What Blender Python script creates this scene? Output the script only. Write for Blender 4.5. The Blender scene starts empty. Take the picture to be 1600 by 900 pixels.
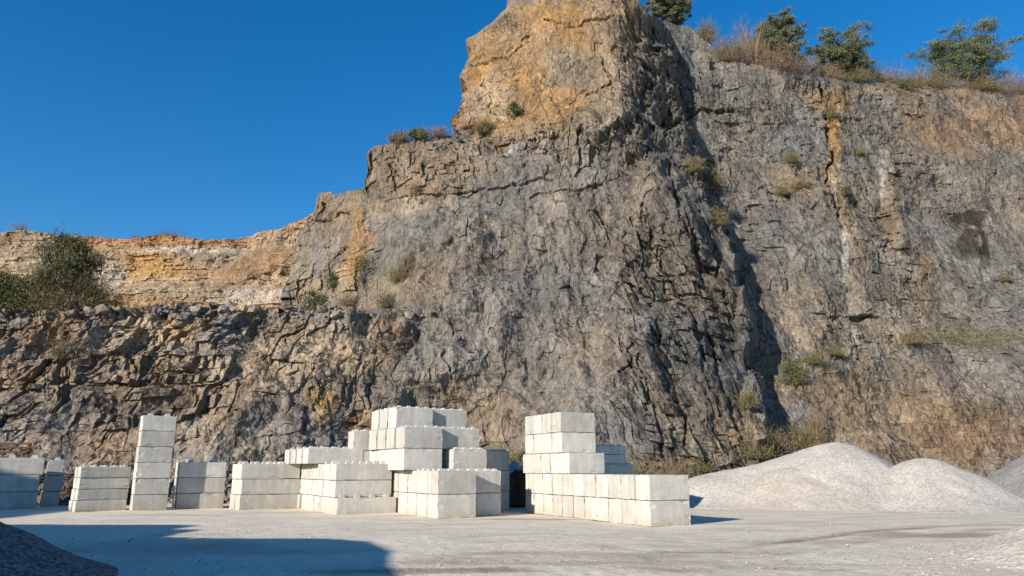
import bpy, bmesh, math, random
import numpy as np
from mathutils import Vector, Matrix

# ------------------------------------------------------------------ camera, sky, sun
SC = bpy.context.scene
COL = SC.collection
FPX, CAMZ, PITCH = 1155.0, 1.775, math.radians(13.77)
cam_data = bpy.data.cameras.new('camera')
cam_data.sensor_width = 36.0
cam_data.lens = 36.0 * FPX / 1600.0
cam_data.clip_start = 0.1
cam_data.clip_end = 6000
cam = bpy.data.objects.new('camera', cam_data)
COL.objects.link(cam)
cam.location = (0, 0, CAMZ)
cam.rotation_euler = (math.pi / 2 + PITCH, 0, 0)
SC.camera = cam

SUN_EL = math.radians(21.0)
SX, SY = -0.648, -0.762                      # horizontal direction towards the sun
world = bpy.data.worlds.new('World')
SC.world = world
world.use_nodes = True
wn, wl = world.node_tree.nodes, world.node_tree.links
wn.clear()
sky = wn.new('ShaderNodeTexSky')
sky.sky_type = 'NISHITA'
sky.sun_disc = False
sky.sun_elevation = SUN_EL
sky.sun_rotation = math.atan2(SX, SY)
sky.altitude = 0
sky.air_density = 1.0
sky.dust_density = 0.0
sky.ozone_density = 3.6
hsv = wn.new('ShaderNodeHueSaturation')
hsv.inputs['Saturation'].default_value = 1.33
hsv.inputs['Hue'].default_value = 0.501
bg = wn.new('ShaderNodeBackground')
bg.inputs['Strength'].default_value = 0.104
wo = wn.new('ShaderNodeOutputWorld')
wl.new(sky.outputs[0], hsv.inputs['Color'])
wl.new(hsv.outputs[0], bg.inputs['Color'])
wl.new(bg.outputs[0], wo.inputs['Surface'])

sun_data = bpy.data.lights.new('sun', 'SUN')
sun_data.energy = 4.8
sun_data.angle = math.radians(0.5)
sun_data.color = (1.0, 0.905, 0.775)
sun = bpy.data.objects.new('sun', sun_data)
COL.objects.link(sun)
sun.rotation_euler = Vector((SX * math.cos(SUN_EL), SY * math.cos(SUN_EL), math.sin(SUN_EL))).to_track_quat('Z', 'Y').to_euler()

SC.view_settings.view_transform = 'Standard'
SC.view_settings.look = 'None'
SC.view_settings.exposure = 0.66
SC.view_settings.gamma = 1.0
SC.cycles.max_bounces = 5
SC.cycles.diffuse_bounces = 3

# ------------------------------------------------------------------ projection helpers
def ray(x, y):
    cx, cy = (np.asarray(x, float) - 800) / FPX, (450 - np.asarray(y, float)) / FPX
    return cx, math.cos(PITCH) - cy * math.sin(PITCH), math.sin(PITCH) + cy * math.cos(PITCH)
def P(x, y, Y):
    a = ray(x, y); k = Y / a[1]
    return np.array([a[0] * k, Y + 0 * k, CAMZ + a[2] * k])
def G(x, y):
    a = ray(x, y); k = -CAMZ / a[2]
    return np.array([a[0] * k, a[1] * k, 0.0])

# ------------------------------------------------------------------ numpy noise
def h2(ix, iy, seed):
    h = (ix * 374761393 + iy * 668265263 + seed * 1442695041) & 0xffffffff
    h = ((h ^ (h >> 13)) * 1274126177) & 0xffffffff
    h = ((h ^ (h >> 16)) * 2246822519) & 0xffffffff
    return ((h ^ (h >> 15)) & 0xffffff) / float(0xffffff)
def vnoise(x, y, seed=0):
    x0 = np.floor(x); y0 = np.floor(y)
    fx = x - x0; fy = y - y0
    ix = x0.astype(np.int64); iy = y0.astype(np.int64)
    sx = fx * fx * fx * (fx * (fx * 6 - 15) + 10); sy = fy * fy * fy * (fy * (fy * 6 - 15) + 10)
    a = h2(ix, iy, seed); b = h2(ix + 1, iy, seed); c = h2(ix, iy + 1, seed); d = h2(ix + 1, iy + 1, seed)
    return (a + (b - a) * sx) * (1 - sy) + (c + (d - c) * sx) * sy
def fbm(x, y, seed=0, octv=4):
    s = 0; amp = 0.5; tot = 0
    for o in range(octv):
        s = s + amp * vnoise(x * 2 ** o + 17.3 * o, y * 2 ** o - 9.1 * o, seed + o)
        tot += amp; amp *= 0.5
    return s / tot * 2 - 1
def facets(x, y, cell, asp, seed, off=0.5, tilt=0.9):
    """angular fracture blocks: every cell is a randomly tilted plane; returns height (in cells), edge distance, id"""
    u = x / cell; v = y / (cell * asp)
    iu = np.floor(u).astype(np.int64); iv = np.floor(v).astype(np.int64)
    f1 = np.full(u.shape, 9.0); f2 = np.full(u.shape, 9.0); hh = np.zeros(u.shape); idd = np.zeros(u.shape)
    for du in (-1, 0, 1):
        for dv in (-1, 0, 1):
            ci, cj = iu + du, iv + dv
            dx = u - (ci + h2(ci, cj, seed)); dy = v - (cj + h2(ci, cj, seed + 1))
            d = np.maximum(np.abs(dx), np.abs(dy)) * 0.6 + 0.4 * np.sqrt(dx * dx + dy * dy)
            r = h2(ci, cj, seed + 2)
            hgt = off * (r * 2 - 1) + tilt * (dx * (h2(ci, cj, seed + 3) * 2 - 1) + dy * (h2(ci, cj, seed + 4) * 2 - 1))
            win = d < f1
            f2 = np.where(win, f1, np.minimum(f2, d))
            hh = np.where(win, hgt, hh); idd = np.where(win, r, idd)
            f1 = np.where(win, d, f1)
    return hh, f2 - f1, idd
def bricks(x, z, w, h, seed, tilt=0.5):
    """jointed rock: staggered blocks of uneven size, each pushed in or out and slightly tilted"""
    rz = z / h + 0.35 * vnoise(x / (w * 3), z / (h * 3), seed + 9)
    r = np.floor(rz).astype(np.int64); lz = rz - r
    ww = w * (0.6 + 0.9 * h2(r, r * 0 + 3, seed))
    cx = x / ww + 7.3 * h2(r, r * 0, seed + 1)
    c = np.floor(cx).astype(np.int64); lx = cx - c
    sp = h2(c, r, seed + 5) < 0.4                                  # some blocks are split in two
    up_ = sp & (lz > 0.35 + 0.3 * h2(c, r, seed + 6))
    c2 = c * 2 + up_
    k = h2(c2, r, seed + 2)
    return (k * 2 - 1) + tilt * ((lx - .5) * (h2(c2, r, seed + 3) * 2 - 1) * 2 + (lz - .5) * (h2(c2, r, seed + 4) * 2 - 1) * 2), k
def tri(x, y, seed):
    """piecewise-linear noise on a triangular lattice: flat facets that meet in straight creases"""
    sk = (x + y) * 0.366025
    i = np.floor(x + sk); j = np.floor(y + sk)
    u = x + sk - i; v = y + sk - j
    ii = i.astype(np.int64); jj = j.astype(np.int64)
    a = h2(ii, jj, seed); d = h2(ii + 1, jj + 1, seed); lo = u > v
    m = h2(ii + lo, jj + (~lo), seed)
    p = np.where(lo, u, v); q = np.where(lo, v, u)
    return (a + (m - a) * p + (d - m) * q) * 2 - 1
def planes(x, y, cell, seed):
    """two rotated lattices added: irregular polygonal facets, about -1..1, unit = cell"""
    x = x / cell; y = y / cell
    s = 0
    for k, (a, sc) in enumerate(((0.35, 1.0), (1.45, 1.23))):
        c, n = math.cos(a), math.sin(a)
        s = s + tri((c * x - n * y) * sc + 31.7 * k, (n * x + c * y) * sc + 11.3, seed + 7 * k)
    return s * 0.6
def sstep(a, b, x):
    t = np.clip((x - a) / (b - a), 0, 1)
    return t * t * (3 - 2 * t)
def rbf(pts, X, Yv):
    """thin-plate spline through (x, y, value) points"""
    pts = np.array(pts, float); n = len(pts); s = 400.0
    px, py = pts[:, 0] / s, pts[:, 1] / s
    def k(r2): return 0.5 * r2 * np.log(r2 + 1e-9)
    K = k((px[:, None] - px) ** 2 + (py[:, None] - py) ** 2) + np.eye(n) * 2e-3
    Pm = np.c_[np.ones(n), px, py]
    A = np.block([[K, Pm], [Pm.T, np.zeros((3, 3))]])
    w = np.linalg.solve(A, np.r_[pts[:, 2], 0, 0, 0])
    out = w[n] + w[n + 1] * X / s + w[n + 2] * Yv / s
    for i in range(n):
        out = out + w[i] * k((X / s - px[i]) ** 2 + (Yv / s - py[i]) ** 2)
    return out

# ------------------------------------------------------------------ object helpers
def mesh_np(name, co, quads=None, faces=None, smooth=False, tint=None, extra=None):
    me = bpy.data.meshes.new(name)
    co = np.asarray(co, np.float32)
    fl = quads if quads is not None else faces
    k = fl.shape[1]; n = len(fl)
    me.vertices.add(len(co)); me.vertices.foreach_set('co', co.ravel())
    me.loops.add(n * k); me.loops.foreach_set('vertex_index', np.asarray(fl, np.int32).ravel())
    me.polygons.add(n)
    me.polygons.foreach_set('loop_start', np.arange(0, n * k, k, dtype=np.int32))
    me.polygons.foreach_set('loop_total', np.full(n, k, np.int32))
    me.polygons.foreach_set('use_smooth', np.full(n, smooth, bool))
    if tint is not None:
        a = me.color_attributes.new('tint', 'FLOAT_COLOR', 'POINT')
        c = np.ones((len(co), 4), np.float32); c[:, :3] = tint
        a.data.foreach_set('color', c.ravel())
    for nm, arr in (extra or {}).items():
        a = me.attributes.new(nm, 'FLOAT', 'POINT')
        a.data.foreach_set('value', np.asarray(arr, np.float32).ravel())
    me.update(calc_edges=True)
    return me
def grid_quads(nr, nc, wrap=False):
    r = np.arange(nr - 1)[:, None]; c = np.arange(nc if wrap else nc - 1)[None, :]
    c2 = (c + 1) % nc
    return np.stack([r * nc + c, r * nc + c2, (r + 1) * nc + c2, (r + 1) * nc + c], -1).reshape(-1, 4)
def link(name, me, mat, parent=None, loc=None):
    o = bpy.data.objects.new(name, me)
    COL.objects.link(o)
    if mat is not None and not me.materials: me.materials.append(mat)
    if parent is not None: o.parent = parent
    if loc is not None: o.location = loc
    return o
def tag(o, label=None, cat=None, group=None, kind=None):
    if label: o['label'] = label
    if cat: o['category'] = cat
    if group: o['group'] = group
    if kind: o['kind'] = kind
    return o
def empty(name, loc, rz=0.0, sc=1.0):
    o = bpy.data.objects.new(name, None)
    o.empty_display_size = 0.3
    COL.objects.link(o); o.location = loc; o.rotation_euler = (0, 0, rz); o.scale = (sc, sc, sc)
    return o
def bm_mesh(name, bm):
    me = bpy.data.meshes.new(name); bm.to_mesh(me); bm.free(); return me

# ------------------------------------------------------------------ materials
def new_mat(name, rough=0.9):
    m = bpy.data.materials.new(name); m.use_nodes = True
    nt = m.node_tree; b = nt.nodes['Principled BSDF']
    b.inputs['Roughness'].default_value = rough
    b.inputs['Specular IOR Level'].default_value = 0.25
    return m, nt, b
def N(nt, t, **kw):
    n = nt.nodes.new(t)
    for k, v in kw.items():
        if k in n.inputs: n.inputs[k].default_value = v
        else: setattr(n, k, v)
    return n
def noise(nt, vec, scale, detail=4, rough=0.55, dist=0.0):
    n = N(nt, 'ShaderNodeTexNoise', Scale=scale, Detail=detail, Roughness=rough, Distortion=dist)
    nt.links.new(vec, n.inputs['Vector']); return n.outputs['Fac']
def mrange(nt, v, a, b, c, d):
    n = N(nt, 'ShaderNodeMapRange')
    for i, x in enumerate((a, b, c, d)): n.inputs[i + 1].default_value = x
    nt.links.new(v, n.inputs[0]); return n.outputs[0]
def mixc(nt, fac, a, b, mode='MIX'):
    n = N(nt, 'ShaderNodeMix', data_type='RGBA', blend_type=mode)
    for s, v in ((n.inputs[0], fac), (n.inputs[6], a), (n.inputs[7], b)):
        if hasattr(v, 'is_output'): nt.links.new(v, s)
        elif isinstance(v, (int, float)): s.default_value = v
        else: s.default_value = (*v[:3], 1)
    return n.outputs[2]
def math_(nt, op, a, b=0.0):
    n = N(nt, 'ShaderNodeMath', operation=op)
    for s, v in ((n.inputs[0], a), (n.inputs[1], b)):
        if hasattr(v, 'is_output'): nt.links.new(v, s)
        else: s.default_value = v
    return n.outputs[0]
def grey(nt, v):
    n = N(nt, 'ShaderNodeCombineColor')
    for i in range(3): nt.links.new(v, n.inputs[i])
    return n.outputs[0]
def bump(nt, bsdf, hgt, dist, strength=1.0):
    n = N(nt, 'ShaderNodeBump', Distance=dist, Strength=strength)
    nt.links.new(hgt, n.inputs['Height']); nt.links.new(n.outputs[0], bsdf.inputs['Normal'])

def rock_material(name, bscale=1.0):
    m, nt, b = new_mat(name, 0.88)
    tc = N(nt, 'ShaderNodeTexCoord').outputs['Object']
    at = N(nt, 'ShaderNodeAttribute', attribute_name='tint').outputs['Color']
    mp = N(nt, 'ShaderNodeMapping'); mp.inputs['Scale'].default_value = (1.0, 1.0, 0.45)
    mp.inputs['Rotation'].default_value = (0.0, 0.3, 0.0)
    nt.links.new(tc, mp.inputs[0]); st = mp.outputs[0]
    n1 = mrange(nt, noise(nt, st, 0.55, 6, 0.66, 0.6), 0.3, 0.7, 0.78, 1.22)
    n2 = mrange(nt, noise(nt, tc, 4.2, 6, 0.7, 0.3), 0.3, 0.7, 0.66, 1.34)
    c = mixc(nt, 1.0, at, grey(nt, math_(nt, 'MULTIPLY', n1, n2)), 'MULTIPLY')
    warm = mrange(nt, noise(nt, st, 1.1, 5, 0.7, 1.0), 0.52, 0.72, 0.0, 0.22)
    c = mixc(nt, warm, c, mixc(nt, 1.0, c, (1.35, 1.02, 0.66), 'MULTIPLY'))
    pale = mrange(nt, noise(nt, st, 2.3, 5, 0.75, 1.4), 0.62, 0.76, 0.0, 0.24)
    c = mixc(nt, pale, c, (0.40, 0.375, 0.33))
    nz = N(nt, 'ShaderNodeTexNoise', Scale=1.3, Detail=3); nt.links.new(tc, nz.inputs['Vector'])
    wv = N(nt, 'ShaderNodeVectorMath', operation='MULTIPLY_ADD')
    nt.links.new(nz.outputs['Color'], wv.inputs[0]); wv.inputs[1].default_value = (.5, .5, .5); nt.links.new(st, wv.inputs[2])
    def chips(scale, w=None):
        """randomly tilted flat chips, one per Voronoi cell"""
        vo = N(nt, 'ShaderNodeTexVoronoi', feature='F1', Scale=scale)
        nt.links.new(wv.outputs[0], vo.inputs['Vector'])
        d = N(nt, 'ShaderNodeVectorMath', operation='SUBTRACT'); nt.links.new(wv.outputs[0], d.inputs[0]); nt.links.new(vo.outputs['Position'], d.inputs[1])
        q = N(nt, 'ShaderNodeVectorMath', operation='SUBTRACT'); nt.links.new(vo.outputs['Color'], q.inputs[0]); q.inputs[1].default_value = (.5, .5, .5)
        e = N(nt, 'ShaderNodeVectorMath', operation='DOT_PRODUCT'); nt.links.new(d.outputs[0], e.inputs[0]); nt.links.new(q.outputs[0], e.inputs[1])
        sp = N(nt, 'ShaderNodeSeparateColor'); nt.links.new(vo.outputs['Color'], sp.inputs[0])
        return e.outputs['Value'], sp
    c1, s1 = chips(3.4); c2, s2 = chips(8.0); c0, s0 = chips(1.3)
    hgt = math_(nt, 'ADD', math_(nt, 'ADD', math_(nt, 'ADD', math_(nt, 'MULTIPLY', c1, 1.5), math_(nt, 'MULTIPLY', c0, 0.9)), math_(nt, 'MULTIPLY', c2, 1.6)),
                math_(nt, 'ADD', math_(nt, 'MULTIPLY', noise(nt, tc, 7.0, 4, 0.75), 0.08), math_(nt, 'MULTIPLY', s1.outputs[1], .05)))
    def joints(scale, width, lo, hi, seed, zs=.55):
        """straight-sided network of thin dark joints, broken up by a mask"""
        m2_ = N(nt, 'ShaderNodeMapping'); m2_.inputs['Location'].default_value = (seed, seed * .7, seed * .3)
        m2_.inputs['Rotation'].default_value = (0, .22, 0); m2_.inputs['Scale'].default_value = (1, .6, zs); nt.links.new(tc, m2_.inputs[0])
        ve = N(nt, 'ShaderNodeTexVoronoi', feature='DISTANCE_TO_EDGE', Scale=scale, Randomness=.95); nt.links.new(m2_.outputs[0], ve.inputs['Vector'])
        return math_(nt, 'MULTIPLY', mrange(nt, ve.outputs['Distance'], 0, width * scale, 1, 0), mrange(nt, noise(nt, m2_.outputs[0], scale * .45, 3, .6), lo, hi, 0, 1))
    jn = math_(nt, 'MAXIMUM', joints(.45, .05, .47, .57, 3.0, .20), math_(nt, 'MAXIMUM', joints(1.0, .032, .48, .60, 9.0, .34), joints(2.4, .022, .53, .68, 17.0)))
    bump(nt, b, hgt, 1.0, 0.6)
    c = mixc(nt, 1.0, c, grey(nt, math_(nt, 'MULTIPLY', mrange(nt, s1.outputs[1], 0, 1, 0.80, 1.18), mrange(nt, s2.outputs[1], 0, 1, 0.82, 1.18))), 'MULTIPLY')
    c = mixc(nt, 1.0, c, grey(nt, mrange(nt, jn, 0, 1, 1, .34)), 'MULTIPLY')
    nt.links.new(c, b.inputs['Base Color'])
    return m
M_ROCK = rock_material('quarry_rock')

def gravel_material(name, col, scale, contrast=0.35, bdist=0.03, attr=None):
    m, nt, b = new_mat(name, 0.95)
    tc = N(nt, 'ShaderNodeTexCoord').outputs['Object']
    vo = N(nt, 'ShaderNodeTexVoronoi', Scale=scale); nt.links.new(tc, vo.inputs['Vector'])
    sep = N(nt, 'ShaderNodeSeparateColor'); nt.links.new(vo.outputs['Color'], sep.inputs[0])
    big = mrange(nt, noise(nt, tc, 0.5, 7, 0.62, 0.4), 0.3, 0.7, 0.88, 1.1)
    f = math_(nt, 'MULTIPLY', mrange(nt, sep.outputs[0], 0, 1, 1 - contrast, 1 + contrast * 0.7), big)
    c = mixc(nt, 1.0, col, grey(nt, f), 'MULTIPLY')
    if attr:
        a = N(nt, 'ShaderNodeAttribute', attribute_name=attr).outputs['Fac']
        c = mixc(nt, a, c, mixc(nt, 1.0, c, (0.44, 0.38, 0.32), 'MULTIPLY'))
    nt.links.new(c, b.inputs['Base Color'])
    h = math_(nt, 'ADD', vo.outputs['Distance'], math_(nt, 'MULTIPLY', noise(nt, tc, scale * 0.4, 5, 0.6), .6))
    bump(nt, b, h, bdist, 0.8)
    return m
M_GROUND = gravel_material('crushed_limestone_ground', (0.655, 0.58, 0.462), 15, 0.14, 0.013, 'damp')
M_PALE = gravel_material('pale_gravel', (0.425, 0.392, 0.345), 15, 0.28, 0.016)
M_TAN = gravel_material('tan_grit', (0.45, 0.40, 0.335), 12, 0.22, 0.015)
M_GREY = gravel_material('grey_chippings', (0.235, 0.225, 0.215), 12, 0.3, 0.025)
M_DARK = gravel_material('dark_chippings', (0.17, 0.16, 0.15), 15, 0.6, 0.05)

def concrete_material():
    m, nt, b = new_mat('cast_concrete', 0.85)
    tc = N(nt, 'ShaderNodeTexCoord').outputs['Object']
    oi = N(nt, 'ShaderNodeObjectInfo').outputs['Random']
    off = N(nt, 'ShaderNodeVectorMath', operation='ADD')
    nt.links.new(tc, off.inputs[0])
    cx = N(nt, 'ShaderNodeCombineXYZ')
    nt.links.new(math_(nt, 'MULTIPLY', oi, 91.0), cx.inputs[0]); nt.links.new(math_(nt, 'MULTIPLY', oi, 37.0), cx.inputs[1])
    nt.links.new(cx.outputs[0], off.inputs[1]); v = off.outputs[0]
    mp = N(nt, 'ShaderNodeMapping'); mp.inputs['Scale'].default_value = (3.2, 3.2, 0.35); nt.links.new(v, mp.inputs[0])
    streak = mrange(nt, noise(nt, mp.outputs[0], 1.6, 5, 0.6, 0.3), 0.35, 0.7, 0.87, 1.08)
    blot = mrange(nt, noise(nt, v, 1.4, 6, 0.65, 0.6), 0.3, 0.7, 0.80, 1.09)
    fine = mrange(nt, noise(nt, v, 22, 4, 0.6), 0.3, 0.7, 0.94, 1.05)
    tint = mrange(nt, oi, 0, 1, 0.80, 1.06)
    f = math_(nt, 'MULTIPLY', math_(nt, 'MULTIPLY', streak, blot), math_(nt, 'MULTIPLY', fine, tint))
    c = mixc(nt, 1.0, (0.535, 0.512, 0.462), grey(nt, f), 'MULTIPLY')
    stain = mrange(nt, noise(nt, v, 0.9, 6, 0.7, 1.2), 0.54, 0.72, 0.0, 0.5)
    c = mixc(nt, stain, c, (0.42, 0.375, 0.29))
    wet = mrange(nt, noise(nt, mp.outputs[0], 2.6, 7, 0.7, 0.5), 0.6, 0.72, 0.0, 0.45)
    c = mixc(nt, wet, c, (0.36, 0.345, 0.31))
    pv = N(nt, 'ShaderNodeTexVoronoi', Scale=26.0); nt.links.new(v, pv.inputs['Vector'])
    psp = N(nt, 'ShaderNodeSeparateColor'); nt.links.new(pv.outputs['Color'], psp.inputs[0])
    pore = math_(nt, 'MULTIPLY', mrange(nt, pv.outputs['Distance'], .10, .22, 1, 0), mrange(nt, psp.outputs[0], .72, .8, 0, .55))
    c = mixc(nt, pore, c, (0.22, 0.20, 0.17))
    gp = N(nt, 'ShaderNodeSeparateXYZ'); nt.links.new(N(nt, 'ShaderNodeNewGeometry').outputs['Position'], gp.inputs[0])
    splash = math_(nt, 'MULTIPLY', mrange(nt, gp.outputs[2], 0, .42, .75, 0), mrange(nt, noise(nt, v, 2.2, 5, .7), .35, .62, .1, 1))
    c = mixc(nt, splash, c, (0.36, 0.30, 0.225))
    nt.links.new(c, b.inputs['Base Color'])
    h = math_(nt, 'ADD', noise(nt, v, 9, 5, 0.6), math_(nt, 'MULTIPLY', noise(nt, v, 60, 2, 0.5), 0.25))
    bump(nt, b, h, 0.012, 0.7)
    return m
M_CONC = concrete_material()

def leaf_material(name, dark, light, rough=0.7, trans=0.25):
    m, nt, b = new_mat(name, rough)
    g = N(nt, 'ShaderNodeNewGeometry').outputs['Random Per Island']
    tc = N(nt, 'ShaderNodeTexCoord').outputs['Object']
    f = math_(nt, 'ADD', math_(nt, 'MULTIPLY', g, 0.6), mrange(nt, noise(nt, tc, 0.9, 3), 0.3, 0.7, 0.0, 0.4))
    nt.links.new(mixc(nt, f, dark, light), b.inputs['Base Color'])
    return m
M_PINE = leaf_material('pine_needles', (0.052, 0.070, 0.040), (0.18, 0.20, 0.105))
M_GREENBUSH = leaf_material('bush_leaves', (0.045, 0.055, 0.018), (0.125, 0.13, 0.045))
M_CONIFER = leaf_material('conifer_needles', (0.055, 0.056, 0.024), (0.15, 0.14, 0.062))
M_BROOM = leaf_material('broom_twigs', (0.085, 0.075, 0.035), (0.22, 0.19, 0.085))
M_DRY = leaf_material('dry_twigs', (0.12, 0.082, 0.05), (0.27, 0.20, 0.125))
M_GREYTW = leaf_material('grey_twigs', (0.14, 0.105, 0.085), (0.26, 0.21, 0.18))
M_BARK = leaf_material('bark', (0.07, 0.055, 0.042), (0.13, 0.105, 0.08), 0.9)
M_MOSS = leaf_material('mossy_grass', (0.070, 0.072, 0.028), (0.165, 0.145, 0.07))

def rust_material():
    m, nt, b = new_mat('rusty_steel', 0.85)
    tc = N(nt, 'ShaderNodeTexCoord').outputs['Object']
    c = mixc(nt, mrange(nt, noise(nt, tc, 2.5, 7, 0.7, 0.5), 0.35, 0.65, 0, 1), (0.055, 0.028, 0.018), (0.15, 0.066, 0.036))
    nt.links.new(c, b.inputs['Base Color'])
    bump(nt, b, noise(nt, tc, 14, 5, 0.6), 0.01, 0.8)
    return m
M_RUST = rust_material()
def plain(name, col, rough=0.7, sc=6):
    m, nt, b = new_mat(name, rough)
    tc = N(nt, 'ShaderNodeTexCoord').outputs['Object']
    c = mixc(nt, 1.0, col, grey(nt, mrange(nt, noise(nt, tc, sc, 5, 0.6), 0.3, 0.7, 0.85, 1.12)), 'MULTIPLY')
    nt.links.new(c, b.inputs['Base Color'])
    return m
M_SHEET = plain('crumpled_white_sheet', (0.30, 0.30, 0.29), 0.6)
M_CLAD = plain('steel_cladding', (0.38, 0.40, 0.40), 0.55, 1.5)
M_ROOF = plain('steel_roofing', (0.25, 0.26, 0.27), 0.55, 1.5)

# ------------------------------------------------------------------ ground sheet (reaches the horizon)
def pl_dist(X, Y, pts):
    best = np.full(X.shape, 1e9)
    for (x0, y0), (x1, y1) in zip(pts[:-1], pts[1:]):
        dx, dy = x1 - x0, y1 - y0; L2 = dx * dx + dy * dy
        t = np.clip(((X - x0) * dx + (Y - y0) * dy) / L2, 0, 1)
        best = np.minimum(best, np.hypot(X - x0 - t * dx, Y - y0 - t * dy))
    return best
def build_ground():
    rad = np.r_[np.geomspace(0.8, 8, 50)[:-1], np.geomspace(8, 46, 330)[:-1], np.geomspace(46, 4000, 40)]
    fr = np.linspace(-50, 50, 640)
    ang = np.radians(np.r_[fr, np.linspace(50, 310, 90)[1:-1]])
    R, A = np.meshgrid(rad, ang, indexing='ij')
    X, Y = R * np.sin(A), R * np.cos(A)
    near = sstep(60, 40, R) 
    Z = (0.05 * fbm(X * 0.16, Y * 0.16, 3, 3) + 0.018 * fbm(X * 1.1, Y * 1.1, 9, 4)) * near
    Z += 0.012 * fbm(X * 5, Y * 5, 19, 2) * sstep(30, 18, R)
    damp = np.zeros_like(X)
    wob = fbm(X * 0.5, Y * 0.9, 31, 4)
    brk = sstep(-0.15, 0.35, fbm(X * 0.35, Y * 0.7, 41, 4))
    # wheel ruts given as ground polylines
    tracks = [([(1000, 866), (1180, 852), (1330, 832), (1450, 823), (1640, 812)], .32, .75),
              ([(1020, 874), (1200, 860), (1350, 840), (1480, 830), (1640, 824)], .30, .5),
              ([(1250, 806), (1400, 800), (1600, 803)], .25, .55),
              ([(600, 812), (720, 813), (860, 809), (960, 815)], .3, .35),
              ([(640, 842), (860, 834), (1080, 846), (1300, 842)], .25, .28),
              ([(500, 830), (760, 825), (1100, 833)], .22, .25),
              ([(0, 860), (260, 838), (520, 826), (760, 818)], .25, .3),
              ([(1100, 820), (1300, 813), (1600, 806)], .25, .3),
              ([(700, 868), (880, 862), (1040, 872)], .4, .5), ([(930, 850), (1080, 876), (1300, 890)], .3, .35)]
    for pts, w, s in tracks:
        g = [tuple(G(*p)[:2]) for p in pts]
        for o in (0.0, 1.7):
            d = pl_dist(X + 0.35 * wob, Y + o + 0.35 * wob, g)
            k = np.exp(-(d / w) ** 2)
            damp = np.maximum(damp, 1.25 * s * k * (0.35 + 0.65 * brk) * (0.8 if o else 1))
            Z -= 0.02 * k * s
            Z += 0.012 * s * np.exp(-((d - 2 * w) / w) ** 2)
    # damp patches
    for x, y, rx, ry, s in [(690, 892, 2.6, .55, .9), (850, 877, 3.0, .9, .55), (950, 868, 2.5, .6, .5), (1095, 862, 1.4, .35, .7),
                            (1020, 880, 2.0, .8, .35), (1480, 836, 3.4, 1.1, .8), (1560, 822, 3.5, .6, .55), (1180, 828, 2.0, .4, .3),
                            (640, 795, 4, 1.1, .5), (700, 806, 2.6, .35, .8), (820, 812, 2.8, .35, .8), (450, 802, 3.4, .7, .4), (280, 806, 3.0, .6, .35),
                            (800, 796, 3, .8, .5), (330, 860, 5, 1.2, .3), (180, 850, 4, 1.2, .25), (1260, 880, 3, .4, .35)]:
        c = G(x, y)
        d = np.hypot((X - c[0]) / rx, (Y - c[1]) / ry) + 0.55 * wob
        damp = np.maximum(damp, s * sstep(1.15, 0.45, d))
    damp = np.clip(damp + 0.20 * fbm(X * 0.25, Y * 0.7, 77, 5) + 0.10 * fbm(X * .5, Y * 3.0, 78, 4), 0, 1)
    me = mesh_np('ground', np.stack([X, Y, Z], -1).reshape(-1, 3), quads=grid_quads(len(rad), len(ang), True), smooth=True, extra={'damp': damp.ravel()})
    tag(link('ground', me, M_GROUND), kind='structure')
build_ground()

# ------------------------------------------------------------------ the quarry cliff
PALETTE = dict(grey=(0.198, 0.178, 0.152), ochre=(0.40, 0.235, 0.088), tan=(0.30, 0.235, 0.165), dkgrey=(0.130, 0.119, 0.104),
               blue=(0.215, 0.198, 0.172), white=(0.50, 0.47, 0.42), rust=(0.34, 0.155, 0.065), brown=(0.235, 0.165, 0.105),
               black=(0.05, 0.042, 0.035), moss=(0.15, 0.15, 0.05), sand=(0.36, 0.29, 0.20), earth=(0.21, 0.12, 0.06), far=(0.36, 0.235, 0.13))
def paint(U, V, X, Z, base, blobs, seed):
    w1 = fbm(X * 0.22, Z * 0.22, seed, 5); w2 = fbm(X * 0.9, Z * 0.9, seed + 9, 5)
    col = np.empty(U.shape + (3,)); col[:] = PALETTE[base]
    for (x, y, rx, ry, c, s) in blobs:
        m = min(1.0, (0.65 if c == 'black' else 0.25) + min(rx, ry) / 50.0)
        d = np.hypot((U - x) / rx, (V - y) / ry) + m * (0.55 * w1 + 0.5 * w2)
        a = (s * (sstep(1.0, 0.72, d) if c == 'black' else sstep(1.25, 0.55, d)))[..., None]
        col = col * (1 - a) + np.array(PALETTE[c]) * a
    return col

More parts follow.
